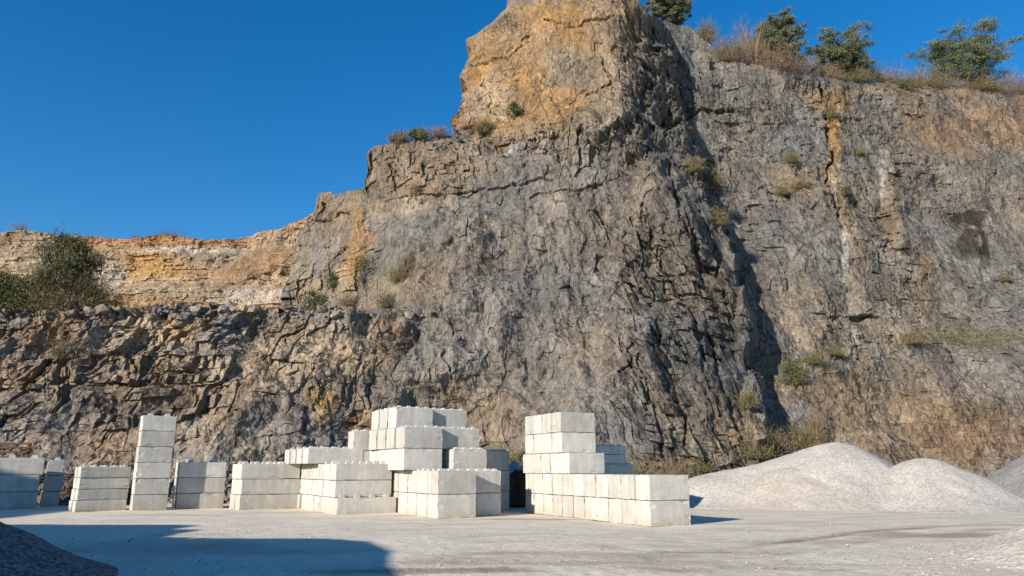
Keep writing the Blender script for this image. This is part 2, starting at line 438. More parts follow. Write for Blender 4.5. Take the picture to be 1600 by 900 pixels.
LEFT = [(-330, 490, 44), (-330, 740, 39), (-140, 485, 46), (-140, 740, 40), (80, 485, 47), (80, 640, 44), (80, 740, 41), (250, 485, 48), (250, 740, 43), (400, 487, 50), (400, 600, 47), (400, 740, 44),
        (560, 488, 52), (560, 600, 49), (560, 740, 46), (660, 500, 54), (690, 600, 51), (690, 740, 47)]
UPPER = [(445, 475, 76), (455, 400, 78), (470, 370, 80), (490, 320, 80), (505, 304, 77), (560, 297, 71), (500, 400, 73), (500, 475, 68), (545, 380, 68), (572, 470, 61), (574, 238, 67), (574, 290, 66),
         (590, 228, 65.5), (610, 360, 60.5), (650, 218, 64), (650, 300, 60), (650, 400, 57.5), (650, 475, 55), (700, 212, 64), (712, 190, 66), (725, 110, 70), (745, 62, 71), (770, 40, 71),
         (735, 190, 64.5), (760, 120, 66), (800, 10, 67.5), (800, 180, 62.5), (800, 210, 60.8), (800, 300, 57.8), (800, 420, 54.5), (800, 560, 51), (800, 740, 47),
         (900, 0, 65), (900, 100, 63), (900, 180, 61.8), (900, 220, 58.8), (900, 400, 54), (900, 560, 50.5), (900, 740, 46.5), (980, 0, 65), (990, 100, 63.2), (985, 180, 60.5), (1000, 300, 55.5), (1000, 450, 51.5), (1000, 600, 48.5),
         (1000, 740, 45.5), (1008, 20, 66), (1034, 30, 70.5), (1012, 110, 64.6), (1042, 110, 69.3), (1052, 170, 66.5), (1060, 220, 63), (1090, 330, 57.8), (1120, 450, 54), (1150, 560, 52), (1160, 650, 50), (1170, 740, 48)]
RIGHT = [(1000, -30, 76), (1060, 40, 76.5), (1100, 60, 77), (1120, 200, 71.5), (1160, 320, 66.4), (1190, 450, 61.7), (1215, 600, 56.8), (1230, 700, 51.8), (1200, 105, 76), (1250, 400, 64), (1250, 560, 58.5), (1260, 700, 53.5),
         (1300, 120, 79), (1300, 300, 69.5), (1300, 500, 62), (1300, 580, 58.5), (1300, 740, 53.5), (1400, 133, 81), (1400, 300, 72), (1400, 500, 65), (1400, 560, 61.5), (1400, 740, 55), (1520, 140, 82), (1520, 300, 74),
         (1520, 505, 67), (1520, 560, 62.5), (1520, 740, 56), (1620, 150, 82), (1620, 300, 75), (1620, 490, 67), (1620, 540, 63), (1620, 740, 56), (1760, 155, 81), (1760, 400, 72), (1760, 740, 55)]
TOPLINE = [(-340, 488), (-160, 482), (0, 484), (60, 486), (150, 480), (260, 478), (330, 474), (370, 482), (436, 480), (444, 470), (450, 440), (456, 405), (466, 372), (478, 350), (489, 335), (493, 312), (500, 304), (530, 301), (562, 296),
           (570, 288), (572, 262), (573, 236), (582, 229), (600, 222), (650, 216), (690, 213), (704, 210), (711, 200), (713, 170), (717, 138), (724, 106), (733, 84), (744, 63), (762, 42), (780, 20), (790, -4), (805, -26), (850, -50), (940, -40),
           (985, -16), (1005, 4), (1020, 22), (1044, 38), (1078, 44), (1100, 62), (1128, 92), (1160, 98), (1200, 104), (1260, 114), (1300, 120), (1380, 130), (1440, 135), (1500, 139), (1560, 145), (1620, 150), (1780, 156)]
EDGE = [(-90, 1004), (0, 1016), (60, 1040), (150, 1064), (240, 1086), (300, 1108), (380, 1140), (450, 1158), (560, 1178), (620, 1188), (700, 1205), (800, 1225)]
BENCH = [(-200, 400), (430, 400), (436, 482), (470, 484), (540, 486), (600, 487), (650, 490), (690, 500), (720, 520)]
BLOBS = [
    (830, 110, 135, 125, 'ochre', .72), (760, 120, 45, 110, 'ochre', .7), (860, 60, 110, 60, 'ochre', .45), (735, 170, 24, 70, 'rust', .55), (800, 130, 28, 60, 'rust', .35), (905, 110, 50, 30, 'grey', .7), (770, 150, 45, 40, 'sand', .7),
    (960, 90, 45, 100, 'tan', .7), (790, 60, 70, 50, 'tan', .5), (700, 250, 120, 38, 'tan', .85), (640, 270, 60, 60, 'tan', .55), (780, 232, 14, 12, 'rust', .9), (800, 235, 12, 14, 'white', .7), (850, 230, 120, 30, 'tan', .4),
    (650, 325, 110, 20, 'sand', .5), (720, 350, 130, 60, 'blue', .6), (560, 370, 14, 70, 'ochre', .85), (546, 430, 16, 50, 'ochre', .8), (525, 340, 38, 30, 'brown', .75), (500, 400, 30, 60, 'blue', .5), (470, 420, 22, 60, 'sand', .7),
    (530, 450, 35, 40, 'sand', .6), (620, 450, 90, 30, 'tan', .55), (520, 480, 90, 12, 'tan', .6), (572, 375, 14, 14, 'rust', .6), (690, 420, 90, 60, 'tan', .3),
    (760, 470, 80, 50, 'blue', .8), (700, 560, 90, 50, 'blue', .8), (830, 440, 60, 50, 'blue', .5), (660, 590, 45, 40, 'blue', .8), (880, 380, 90, 70, 'tan', .2), (950, 560, 60, 80, 'tan', .2), (760, 660, 60, 50, 'tan', .5),
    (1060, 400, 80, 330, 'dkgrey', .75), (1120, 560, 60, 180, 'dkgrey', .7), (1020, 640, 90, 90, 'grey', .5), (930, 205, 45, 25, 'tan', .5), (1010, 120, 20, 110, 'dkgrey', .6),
    # left lower wall
    (250, 600, 420, 130, 'brown', .5), (330, 560, 160, 60, 'tan', .35), (520, 560, 110, 60, 'tan', .5), (120, 530, 140, 30, 'tan', .4), (560, 620, 80, 80, 'tan', .4), (650, 260, 140, 60, 'brown', .45), (520, 360, 60, 70, 'tan', .4), (230, 505, 40, 18, 'ochre', .5), (400, 590, 30, 50, 'ochre', .25), (300, 600, 24, 40, 'ochre', .25), (90, 620, 30, 30, 'ochre', .2),
    (60, 520, 110, 30, 'brown', .8), (220, 510, 60, 26, 'sand', .6), (290, 520, 40, 24, 'ochre', .55), (90, 580, 130, 50, 'brown', .65), (150, 650, 200, 50, 'dkgrey', .35), (330, 620, 110, 70, 'brown', .65), (420, 560, 90, 50, 'tan', .45),
    (505, 632, 26, 32, 'ochre', .95), (540, 600, 40, 60, 'tan', .6), (560, 660, 40, 30, 'ochre', .5), (610, 520, 50, 30, 'tan', .7), (615, 530, 30, 40, 'rust', .25), (460, 660, 70, 40, 'grey', .5), (430, 520, 60, 20, 'brown', .5), (330, 680, 100, 30, 'tan', .4),
    (180, 690, 120, 30, 'brown', .5), (20, 660, 40, 30, 'tan', .6), (480, 690, 60, 25, 'blue', .5),
    # right wall
    (1200, 220, 120, 110, 'grey', .7), (1240, 330, 90, 80, 'grey', .5), (1400, 200, 110, 60, 'blue', .35), (1300, 150, 40, 25, 'ochre', .6), (1303, 230, 10, 75, 'ochre', .8), (1310, 300, 14, 50, 'sand', .8), (1325, 400, 18, 75, 'tan', .9), (1316, 400, 5, 70, 'white', .7),
    (1530, 200, 130, 50, 'brown', .75), (1580, 170, 90, 40, 'brown', .5), (1382, 278, 11, 46, 'white', .9), (1372, 330, 5, 60, 'black', .6), (1400, 300, 5, 50, 'black', .55), (1345, 420, 5, 50, 'brown', .7), (1440, 440, 10, 60, 'brown', .6), (1390, 340, 14, 80, 'brown', .7), (1412, 390, 14, 32, 'black', .85), (1503, 340, 28, 20, 'black', 1), (1512, 380, 28, 28, 'black', .9), (1537, 392, 11, 34, 'black', 1),
    (1260, 280, 60, 30, 'sand', .5), (1290, 300, 110, 22, 'tan', .4), (1420, 460, 60, 60, 'brown', .4), (1500, 450, 110, 50, 'blue', .3), (1330, 520, 90, 60, 'sand', .3), (1270, 500, 50, 70, 'tan', .4), (1250, 420, 40, 60, 'tan', .3),
    (1450, 650, 220, 90, 'brown', .7), (1400, 620, 90, 50, 'tan', .35), (1520, 600, 130, 40, 'grey', .5), (1510, 530, 120, 12, 'moss', .5), (1230, 575, 40, 22, 'moss', .5), (1500, 640, 60, 12, 'moss', .3),
    (1180, 690, 60, 40, 'tan', .5), (1340, 660, 80, 50, 'tan', .35), (1480, 700, 120, 30, 'rust', .08), (1270, 570, 60, 22, 'blue', .6), (1320, 690, 90, 22, 'tan', .6), (1210, 90, 110, 16, 'sand', .7), (1450, 140, 200, 12, 'brown', .7),
]
def build_cliff():
    NU, NV = 2240, 700
    uf = np.linspace(-330, 1770, 12000)
    yf = np.interp(uf, [p[0] for p in TOPLINE], [p[1] for p in TOPLINE])
    sl = np.r_[0, np.cumsum(np.abs(np.diff(uf)) + .9 * np.abs(np.diff(yf)))]
    u = np.interp(np.linspace(0, sl[-1], NU), sl, uf)
    yt = np.interp(u, [p[0] for p in TOPLINE], [p[1] for p in TOPLINE])
    blk = (h2(np.floor(u / 9 + 0.8 * vnoise(u / 40, 0 * u, 4)).astype(np.int64), np.zeros(NU, np.int64), 5) - 0.5) * 5
    yt = yt + blk * np.where(u < 430, 1.6, 1.0) + 2.2 * fbm(u / 16, 0 * u, 6, 3)
    t = np.linspace(0, 1, NV)[:, None]
    U = np.repeat(u[None, :], NV, 0)
    V = yt[None, :] * (1 - t) + 790.0 * t
    # coarse-to-fine base depth
    gu = np.linspace(-340, 1780, 213); gv = np.linspace(-90, 800, 112)
    GU, GV = np.meshgrid(gu, gv)
    def up(F):
        fu = np.clip((U - gu[0]) / (gu[1] - gu[0]), 0, len(gu) - 1.001); fv = np.clip((V - gv[0]) / (gv[1] - gv[0]), 0, len(gv) - 1.001)
        iu = fu.astype(int); iv = fv.astype(int); a = fu - iu; b = fv - iv
        return (F[iv, iu] * (1 - a) + F[iv, iu + 1] * a) * (1 - b) + (F[iv + 1, iu] * (1 - a) + F[iv + 1, iu + 1] * a) * b
    DL, DU, DR = up(rbf(LEFT, GU, GV)), up(rbf(UPPER, GU, GV)), up(rbf(RIGHT, GU, GV))
    # bench edge between the lower left wall and the upper cliff
    by = np.interp(U, [p[0] for p in BENCH], [p[1] for p in BENCH]) + 7 * fbm(U / 26, 0 * U, 8, 3)
    low = sstep(-3, 5, V - by)
    fade = sstep(735, 620, U + 60 * fbm(V / 60, U / 200, 12, 3))
    D = np.minimum(DU, 999)
    D = D * (1 - low * fade) + DL * (low * fade)
    D = np.where(U < 432, DL, D)
    # buttress edge: the right wall steps back behind it
    e0 = np.interp(V, [p[0] for p in EDGE], [p[1] for p in EDGE])
    ex = e0 + 13 * fbm(V / 60, U / 300, 14, 4) + 7 * (h2(np.floor(V / 14).astype(np.int64), np.zeros(V.shape, np.int64), 3) - .5)
    st = sstep(-2, 5, U - ex)
    D = D * (1 - st) + DR * st
    a = ray(U, V); k = D / a[1]
    X, Z = a[0] * k, CAMZ + a[2] * k
    Yb = D
    # regional masks (in wall coordinates)
    left = sstep(640, 480, U) * low
    flank = sstep(930, 1010, U) * (1 - st)
    pinn = sstep(215, 185, V) * (1 - st) * sstep(1010, 960, U)
    slab = sstep(590, 680, U) * sstep(1040, 930, U) * sstep(300, 340, V)
    rwall = st
    lowr = st * sstep(540, 575, V)
    # fracture domain: sheared and warped
    lw = st * (1 - lowr)
    kl = 0.10 * left; kf = 0.30 * sstep(760, 1100, U) * (1 - .85 * st) * sstep(120, 330, V)
    wx = 0.35 * planes(X, Z, 3.1, 21); wz = 0.35 * planes(X + 50, Z, 3.1, 22)
    sx = X + 0.06 * Yb - kl * (Z - 6) + kf * (Z - 12) + wx; sz = Z + wz
    zz = sz * (0.62 - 0.10 * sstep(0, .3, kf))                      # facets are taller than wide
    big = planes(sx, zz, 6.0, 100); med = planes(sx, zz, 2.6, 200)
    sml, es, ids = facets(sx, zz, 1.15, 1.0, 300, 0.16, 1.0)
    m2 = planes(sx, zz, 1.1, 330)
    tin, et, idt = facets(sx, sz, 0.5, 1.1, 400, 0.22, 1.0)
    t2 = planes(sx, sz, 0.42, 430)
    _, em, idm = facets(sx, zz, 2.4, 1.0, 200, 0.2, 1.0)
    idb = h2(np.floor(sx / 4).astype(np.int64), np.floor(sz / 5).astype(np.int64), 3) * 0 + vnoise(sx / 4, sz / 5, 3)
    kB = 0.17 + 0.01 * left + 0.05 * flank - 0.07 * pinn - 0.02 * lw - 0.05 * lowr
    kM = 0.23 + 0.11 * left + 0.10 * flank - 0.09 * pinn + 0.07 * slab - 0.0 * lw - 0.09 * lowr
    kS = 0.26 + 0.16 * left + 0.14 * flank - 0.13 * pinn + 0.0 * slab - 0.02 * lw - 0.08 * lowr
    kT = 0.26 + 0.12 * left + 0.10 * flank - 0.10 * pinn - 0.04 * slab - 0.04 * lw - 0.06 * lowr
    amp = np.clip(1.0 + 0.9 * fbm(X * 0.13, Z * 0.13, 33, 3), 0.4, 1.6)
    am2 = np.clip(0.95 + 1.0 * fbm(X * 0.3, Z * 0.3, 34, 3), 0.3, 1.7)
    H = kB * 6.0 * big + amp * kM * 2.6 * med + am2 * (kS * (0.75 * sml + 0.75 * m2) + kT * (0.34 * tin + 0.30 * t2))
    # jointed blocks: beds and joints stand out where the rock is blocky
    qx = X + 0.06 * Yb + 0.22 * planes(X, Z, 2.2, 81); qz = Z + 0.2 * planes(X + 9, Z, 2.2, 82)
    jl = 0.14 * left - 0.42 * kf / 0.34
    dl = 0.05 * left - 0.12 * flank
    b1, i1 = bricks(qx - jl * (qz - 8), qz - dl * (qx + 12), 1.25, 1.9, 900, .7)
    b2, i2 = bricks(qx - jl * (qz - 8) + .4, qz - dl * (qx + 12) + .3, 0.6, 0.85, 920, .7)
    bmask = sstep(-.35, .25, fbm(X * .14 + 3, Z * .17, 83, 3))
    up_bed = sstep(560, 600, U) * (1 - flank) * sstep(330, 290, V) * (1 - pinn) * (1 - st) + sstep(430, 445, U) * sstep(600, 570, U) * (1 - low) * (1 - st)
    H += bmask * (0.36 * left + 0.34 * flank + 0.22 * up_bed + 0.12 * lw + 0.05) * b1 + bmask * (0.20 * left + 0.17 * flank + 0.12 * up_bed + 0.08 * lw + 0.03) * b2
    # conchoidal ridges on the blasted grey slab
    q = (X * 0.55 + Z * 0.85) * 0.45 + 1.6 * fbm(X * 0.22, Z * 0.22, 37, 4)
    rd = np.abs((q % 1.0) - 0.5) * 2
    H += slab * (0.45 * (1 - rd) ** 1.2 * sstep(900, 780, U) + 0.50 * planes(sx * 1.0, sz * 0.28, 0.9, 38) * sstep(760, 900, U) + 0.2 * planes(X * .8 - .5 * Z, Z * .6 + .3 * X, 1.1, 39))
    # beds: ledges breaking out of the upper left face
    s = Z * 0.42 + 0.025 * X + 0.5 * fbm(X * 0.1, Z * 0.06, 39, 3)
    fr = s - np.floor(s)
    bed = sstep(560, 600, U) * (1 - flank) * sstep(360, 300, V) * (1 - pinn) + 0.9 * (sstep(430, 445, U) * sstep(600, 560, U)) * (1 - low) + 0.3 * rwall * sstep(300, 200, V)
    H += bed * 0.55 * (fr ** 1.4 - 0.5) * sstep(-.3, .2, fbm(X * .1, Z * .3, 44, 3))
    s2 = Z * 1.1 - 0.05 * X + 0.9 * fbm(X * 0.13, Z * 0.1, 45, 4); f2 = s2 - np.floor(s2)
    H += lowr * 0.40 * (f2 - 0.5) * sstep(-.4, .2, fbm(X * .15, Z * .4, 46, 3))
    H += 0.04 * fbm(X * 0.8, Z * 0.8, 42, 5)
    # the bulging nose under the pinnacle, and a few named blocks
    for (x, y, rx, ry, hh) in [(935, 190, 46, 40, 1.2), (905, 205, 30, 22, .6), (1085, 350, 34, 60, .8), (1180, 640, 14, 60, 1.5), (1165, 500, 12, 60, .9), (690, 575, 50, 34, .9)]:
        d = np.hypot((U - x) / rx, (V - y) / ry) + 0.3 * med + 0.2 * sml
        H += hh * sstep(1.25, 0.7, d)
    # rifts on the right wall
    for pts, w, dep in [([(1285, 130), (1299, 190), (1300, 245), (1297, 300), (1318, 345)], 5, 1.2), ([(1075, 232), (1150, 238), (1210, 250), (1290, 245)], 4, .5), ([(1040, 200), (1110, 172), (1150, 176)], 4, .7),
                        ([(830, 305), (930, 292)], 3, .3), ([(600, 310), (700, 306), (860, 280)], 3, .35), ([(480, 342), (550, 340)], 3, .8), ([(1335, 495), (1372, 500)], 5, .9), ([(900, 220), (935, 226), (965, 205)], 4, .9),
                        ([(1000, 320), (1040, 420), (1075, 470)], 5, .8), ([(1050, 300), (1085, 370), (1100, 440)], 5, .9), ([(1080, 480), (1095, 560), (1130, 650)], 6, .9), ([(1020, 500), (1060, 620), (1075, 700)], 5, .8), ([(985, 330), (1010, 420), (1020, 470)], 3, .6), ([(1045, 250), (1060, 330), (1085, 400)], 4, .8), ([(1100, 330), (1120, 400), (1130, 460)], 4, .8), ([(1000, 560), (1022, 640), (1040, 720)], 4, .7), ([(1110, 520), (1130, 600), (1160, 690)], 5, .9), ([(930, 320), (950, 350)], 3, .6), ([(985, 540), (990, 570), (960, 580)], 4, .7), ([(760, 120), (775, 190)], 3, .35), ([(850, 30), (900, 40), (960, 25)], 3, .4), ([(720, 100), (800, 95), (830, 60)], 3, .35), ([(940, 90), (960, 130), (905, 150)], 3, .4), ([(560, 240), (562, 285)], 3, .5), ([(610, 250), (612, 290)], 3, .5)]:
        d = pl_dist(U + 8 * fbm(U / 20, V / 20, 51, 3), V + 8 * fbm(U / 20 + 5, V / 20, 52, 3), pts)
        H -= dep * (.5 if pts[0][0] > 980 and pts[0][0] < 1140 and pts[0][1] > 220 else .9) * sstep(w, w * 0.3, d)
    tz = sstep(0.0, 0.03, t)
    H = H * (0.35 + 0.65 * tz)
    jx = 0.30 * planes(X, Z, 1.7, 91) + sstep(900, 760, U) * sstep(260, 200, V) * (1.3 * planes(X * .4, Z, 2.8, 92) + .45 * planes(X * .4, Z, .9, 93))
    Xf = X - 0.12 * H + jx; Yf = Yb - H; Zf = Z + 0.05 * H
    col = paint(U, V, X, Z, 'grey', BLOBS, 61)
    # individual blocks carry slightly different stone
    col *= (0.70 + 0.20 * left)[..., None]
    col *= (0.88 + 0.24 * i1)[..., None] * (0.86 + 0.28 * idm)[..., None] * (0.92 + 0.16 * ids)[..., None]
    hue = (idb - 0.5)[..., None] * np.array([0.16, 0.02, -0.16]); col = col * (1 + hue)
    front = np.stack([Xf, Yf, Zf], -1)
    # ground on top of the cliff, running back from the brink
    top = front[0]
    rows = []
    for dy, dz in ((60, 1.0), (30, 0.9), (14, 0.6), (6, 0.35), (2.5, 0.15), (0.8, 0.03)):
        r = top.copy(); r[:, 1] += dy; r[:, 2] += dz * (1 + 0.5 * fbm(u / 60, 0 * u + dy, 71, 3))
        r[:, 0] += 0
        rows.append(r)
    full = np.concatenate([np.array(rows), front], 0)
    c2 = np.concatenate([np.repeat(np.array(PALETTE['brown'])[None, None, :] * np.ones((1, NU, 1)), len(rows), 0), col], 0)
    me = mesh_np('quarry_cliff', full.reshape(-1, 3), quads=grid_quads(full.shape[0], NU), tint=c2.reshape(-1, 3))
    tag(link('quarry_cliff', me, M_ROCK), kind='structure')
    return u, yt, front
CU, CYT, CF = build_cliff()
def surf(x, y):
    i = int(np.clip(np.searchsorted(CU, x), 0, len(CU) - 1))
    t = np.clip((y - CYT[i]) / (790.0 - CYT[i]), 0, 1)
    return CF[int(round(t * (CF.shape[0] - 1))), i]

def build_far_face():
    NU, NV = 640, 230
    u = np.linspace(-420, 600, NU)
    tl = [(-420, 372), (-160, 356), (0, 362), (45, 359), (100, 369), (160, 371), (230, 373), (262, 366), (285, 371), (340, 377), (365, 374), (385, 367), (440, 356), (480, 338), (520, 316), (600, 280)]
    yt = np.interp(u, [p[0] for p in tl], [p[1] for p in tl]) + 1.6 * fbm(u / 14, 0 * u, 6, 4)
    t = np.linspace(0, 1, NV)[:, None]
    U = np.repeat(u[None], NV, 0); V = yt[None] * (1 - t) + 560 * t
    D = 128 - 0.012 * (U - 250) + 4.0 * sstep(475, 380, V) 
    step = 5.0 * sstep(452, 444, V + 5 * fbm(U / 30, 0 * U, 7, 3))           # the pale lower bench
    D = D + step + 3 * sstep(398, 388, V + 6 * fbm(U / 40, 0 * U, 9, 3))
    slope = sstep(1.25, 0.5, np.hypot((U - 400) / 70, (V - 414 + 0.45 * (U - 400)) / 24) + .5 * fbm(U / 22, V / 14, 5, 4))
    D = D - 0.8 * slope
    a = ray(U, V); k = D / a[1]; X, Z = a[0] * k, CAMZ + a[2] * k
    wx = 1.2 * fbm(X * 0.2, Z * 0.2, 121, 3)
    b_ = planes(X, Z * .8, 7.0, 500) * 1.2; m_ = planes(X, Z, 2.6, 600); s_, es, i2 = facets(X, Z, 0.9, 0.8, 700, .2, .8); bk, im = bricks(X + wx * .4, Z, 2.6, .9, 940, .4)
    sb = Z * .55 + .35 * fbm(X * .06, Z * .05, 47, 3); fb = sb - np.floor(sb)
    bdH = .5 * (fb - .5) + .22 * bk
    H = (1.1 * b_ + 0.6 * m_ + 0.3 * s_ + bdH) * (1 - 0.7 * slope) + 0.15 * fbm(X * 0.7, Z * 0.7, 122, 4)
    blobs = [(-40, 400, 120, 40, 'tan', .8), (70, 375, 120, 14, 'brown', .6), (60, 410, 60, 40, 'sand', .4), (240, 400, 90, 36, 'ochre', .45), (200, 420, 70, 40, 'ochre', .35), (270, 415, 50, 25, 'ochre', .5), (330, 400, 70, 25, 'blue', .5),
             (175, 432, 26, 22, 'white', .6), (150, 405, 50, 12, 'white', .35), (300, 391, 110, 6, 'white', .5), (260, 378, 140, 9, 'rust', .55), (360, 384, 60, 9, 'rust', .5), (440, 370, 60, 22, 'sand', .5), (390, 462, 90, 16, 'white', .55), (230, 455, 120, 10, 'sand', .7),
             (300, 462, 60, 14, 'sand', .5), (400, 415, 80, 28, 'earth', .0)]
    col = paint(U, V, X, Z, 'far', blobs, 161)
    lay = sstep(.55, .75, vnoise(X * .03, Z * 1.3 + .5 * fbm(X * .1, Z * .1, 48, 2), 49))[..., None] * .22
    col = col * (1 - lay) + np.array(PALETTE['white']) * lay
    ea = slope[..., None] * 0.55
    col = col * (1 - ea) + np.array(PALETTE['earth']) * ea
    col *= (0.76 + 0.24 * im)[..., None]
    front = np.stack([X, D - H, Z], -1)
    rows = []
    for dy in (90, 30, 8, 2):
        r = front[0].copy(); r[:, 1] += dy; r[:, 2] += 0.2; rows.append(r)
    full = np.concatenate([np.array(rows), front], 0)
    c2 = np.concatenate([np.ones((len(rows), NU, 3)) * np.array(PALETTE['brown']), col], 0)
    me = mesh_np('quarry_far_face', full.reshape(-1, 3), quads=grid_quads(full.shape[0], NU), tint=c2.reshape(-1, 3))
    tag(link('quarry_far_face', me, M_ROCK), kind='structure')
    return u, yt, front
FU, FYT, FF = build_far_face()

# ------------------------------------------------------------------ loose rock along the bench and the wall foot
def rocks_mesh(name, items, seed):
    rng = np.random.RandomState(seed)
    bm = bmesh.new(); bmesh.ops.create_icosphere(bm, subdivisions=1, radius=1)
    base = np.array([v.co[:] for v in bm.verts]); fcs = np.array([[v.index for v in f.verts] for f in bm.faces]); bm.free()
    vs, fs, n = [], [], 0
    for (p, s) in items:
        q = base * (1 + 0.35 * rng.uniform(-1, 1, (len(base), 1)))
        q = np.sign(q) * np.abs(q) ** 0.7
        q = q * np.array([rng.uniform(.7, 1.3), rng.uniform(.6, 1.2), rng.uniform(.45, .9)]) * s
        an = rng.uniform(0, 6.28, 2); c, si = math.cos(an[0]), math.sin(an[0]); R = np.array([[c, -si, 0], [si, c, 0], [0, 0, 1]])
        c, si = math.cos(.5 * math.sin(an[1])), math.sin(.5 * math.sin(an[1])); R2 = np.array([[c, 0, si], [0, 1, 0], [-si, 0, c]])
        vs.append(q @ (R @ R2).T + p); fs.append(fcs + n); n += len(base)
    return mesh_np(name, np.concatenate(vs), faces=np.concatenate(fs))
def stone_mat(name, c):
    m, nt, b = new_mat(name, .9)
    tc = N(nt, 'ShaderNodeTexCoord').outputs['Object']
    g = N(nt, 'ShaderNodeNewGeometry').outputs['Random Per Island']
    f = math_(nt, 'MULTIPLY', mrange(nt, g, 0, 1, .65, 1.3), mrange(nt, noise(nt, tc, 3, 6, .65), .3, .7, .8, 1.2))
    nt.links.new(mixc(nt, 1.0, c, grey(nt, f), 'MULTIPLY'), b.inputs['Base Color'])
    bump(nt, b, noise(nt, tc, 8, 5, .6), .05, .8)
    return m
rng = np.random.RandomState(7)
it = []
for k in range(170):
    x = rng.uniform(-130, 690); yy = (np.interp(x, [p[0] for p in TOPLINE], [p[1] for p in TOPLINE]) if x < 436 else 487) + rng.uniform(-1, 12)
    p = surf(x, yy); it.append((p + [0, -0.1, 0.05], rng.choice([.06, .10, .16, .40], p=[.5, .32, .12, .06])))
tag(link('bench_rubble', rocks_mesh('bench_rubble', it, 1), stone_mat('bench_stone', (0.24, 0.20, 0.16))), 'loose broken stones scattered along the rim of the lower bench', 'rubble', kind='stuff')
it = []
for k in range(700):
    x = rng.uniform(-60, 1110); p = surf(x, rng.uniform(748, 785)); s = rng.choice([.1, .18, .3, .5], p=[.4, .35, .2, .05])
    it.append((np.array([p[0], p[1] - rng.uniform(0, 3.0), max(0, 0.3 * s)]), s))
tag(link('wall_foot_rubble', rocks_mesh('wall_foot_rubble', it, 2), stone_mat('foot_stone', (0.22, 0.185, 0.15))), 'fallen stones lying along the foot of the rock wall', 'rubble', kind='stuff')
it = []
for k in range(1500):
    y = 800 + 98 * rng.rand() ** 1.3; x = rng.uniform(-20, 1620)
    if rng.rand() < .25: x = rng.uniform(1380, 1620); y = rng.uniform(850, 900)
    g = G(x, y); s = rng.choice([.01, .016, .025, .04], p=[.55, .32, .11, .02]); it.append((g + [0, 0, 0.3 * s - .005], s))
tag(link('yard_pebbles', rocks_mesh('yard_pebbles', it, 3), stone_mat('yard_stone', (0.34, 0.30, 0.25))), 'small loose stones scattered over the pale yard ground', 'pebbles', kind='stuff')

# ------------------------------------------------------------------ gravel heaps
def heap(name, label, cones, mat, rep=0.66, rnd=0.45, seed=1, res=0.11, rough=0.05, k=0.35):
    """cones: (X, Y, height); a heap is the smooth union of tipped cones"""
    x0 = min(c[0] - c[2] / rep for c in cones) - 2.2; x1 = max(c[0] + c[2] / rep for c in cones) + 2.2
    y0 = min(c[1] - c[2] / rep for c in cones) - 2.2; y1 = max(c[1] + c[2] / rep for c in cones) + 2.2
    nx, ny = int((x1 - x0) / res), int((y1 - y0) / res)
    X, Y = np.meshgrid(np.linspace(x0, x1, nx), np.linspace(y0, y1, ny))
    Xw = X + .3 * fbm(X * .35, Y * .35, seed, 3); Yw = Y + .3 * fbm(X * .35 + 7, Y * .35, seed + 1, 3)
    acc = 0
    for (cx, cy, h) in cones:
        r = np.hypot(Xw - cx, Yw - cy)
        z = h - rep * (np.sqrt(r * r + rnd * rnd) - rnd)
        acc = acc + np.exp(np.clip(z / k, -60, 60))
    Z = k * np.log(acc + 1.0) - k * 0.69
    Z = Z + rough * fbm(X * 1.5, Y * 1.5, seed + 5, 5) * sstep(.05, .6, Z) + .5 * rough * (vnoise(X * 9, Y * 9, seed + 8) - .5)
    inside = Z > -0.05
    Z = np.where(inside, Z, -0.5)
    ox, oy = cones[0][0], cones[0][1]
    me = mesh_np(name, np.stack([X - ox, Y - oy, Z], -1).reshape(-1, 3), quads=grid_quads(ny, nx), smooth=True)
    # drop the flat skirt that lies wholly under the yard
    bm = bmesh.new(); bm.from_mesh(me)
    bmesh.ops.delete(bm, geom=[v for v in bm.verts if v.co.z < -0.4 and all(e.other_vert(v).co.z < -0.4 for e in v.link_edges)], context='VERTS')
    bm.to_mesh(me); bm.free()
    return tag(link('gravel_heap', me, mat, loc=(ox, oy, 0)), label, 'gravel heap')
def apex(x, y, Y, lift=0.0):
    p = P(x, y, Y); return (p[0], p[1], p[2] + lift)
def ridge(pts, n=4):
    out = []
    for a, b in zip(pts[:-1], pts[1:]):
        for k in range(n): out.append(tuple(a[i] + (b[i] - a[i]) * k / n for i in range(3)))
    return out + [pts[-1]]
heap('gravel_heap', 'tallest pale gravel heap right of the block wall, with a long left shoulder', ridge([apex(1322, 693, 39.5, -.2), apex(1300, 693, 39.5, -.25), apex(1250, 702, 39.5, -.35), apex(1180, 718, 39.6, -.4), apex(1115, 733, 39.8, -.4), apex(1070, 742, 40.0, -.4)]), M_PALE, seed=11)
heap('gravel_heap', 'second pale gravel heap, lower and rounder, overlapping the right of the tallest heap', ridge([apex(1425, 716, 36.6, 0), apex(1455, 722, 36.6, -.2), apex(1500, 742, 36.6, -.2), apex(1555, 768, 36.5, -.1)], 3), M_PALE, seed=21)
heap('gravel_heap', 'low tan grit heap tipped against the front of the tallest pale heap', ridge([apex(1200, 750, 37.9, .1), apex(1250, 738, 38.0, .12), apex(1330, 733, 38.1, .1)], 4), M_TAN, seed=31, rep=.64, rnd=.6)
heap('gravel_heap', 'grey chippings heap at the right edge behind the pale heaps', [apex(1650, 684, 46, .1), apex(1720, 690, 46, 0)], M_GREY, seed=41)
heap('gravel_heap', 'low pale gravel slope in the bottom right corner of the yard', [(12.7, 13.8, 1.45), (14.4, 15.8, 2.1), (13.8, 11.5, 2.0)], gravel_material('yard_fines', (0.58, 0.51, 0.42), 13, 0.26, 0.025), seed=51, res=.06, rough=.06, rep=.5)
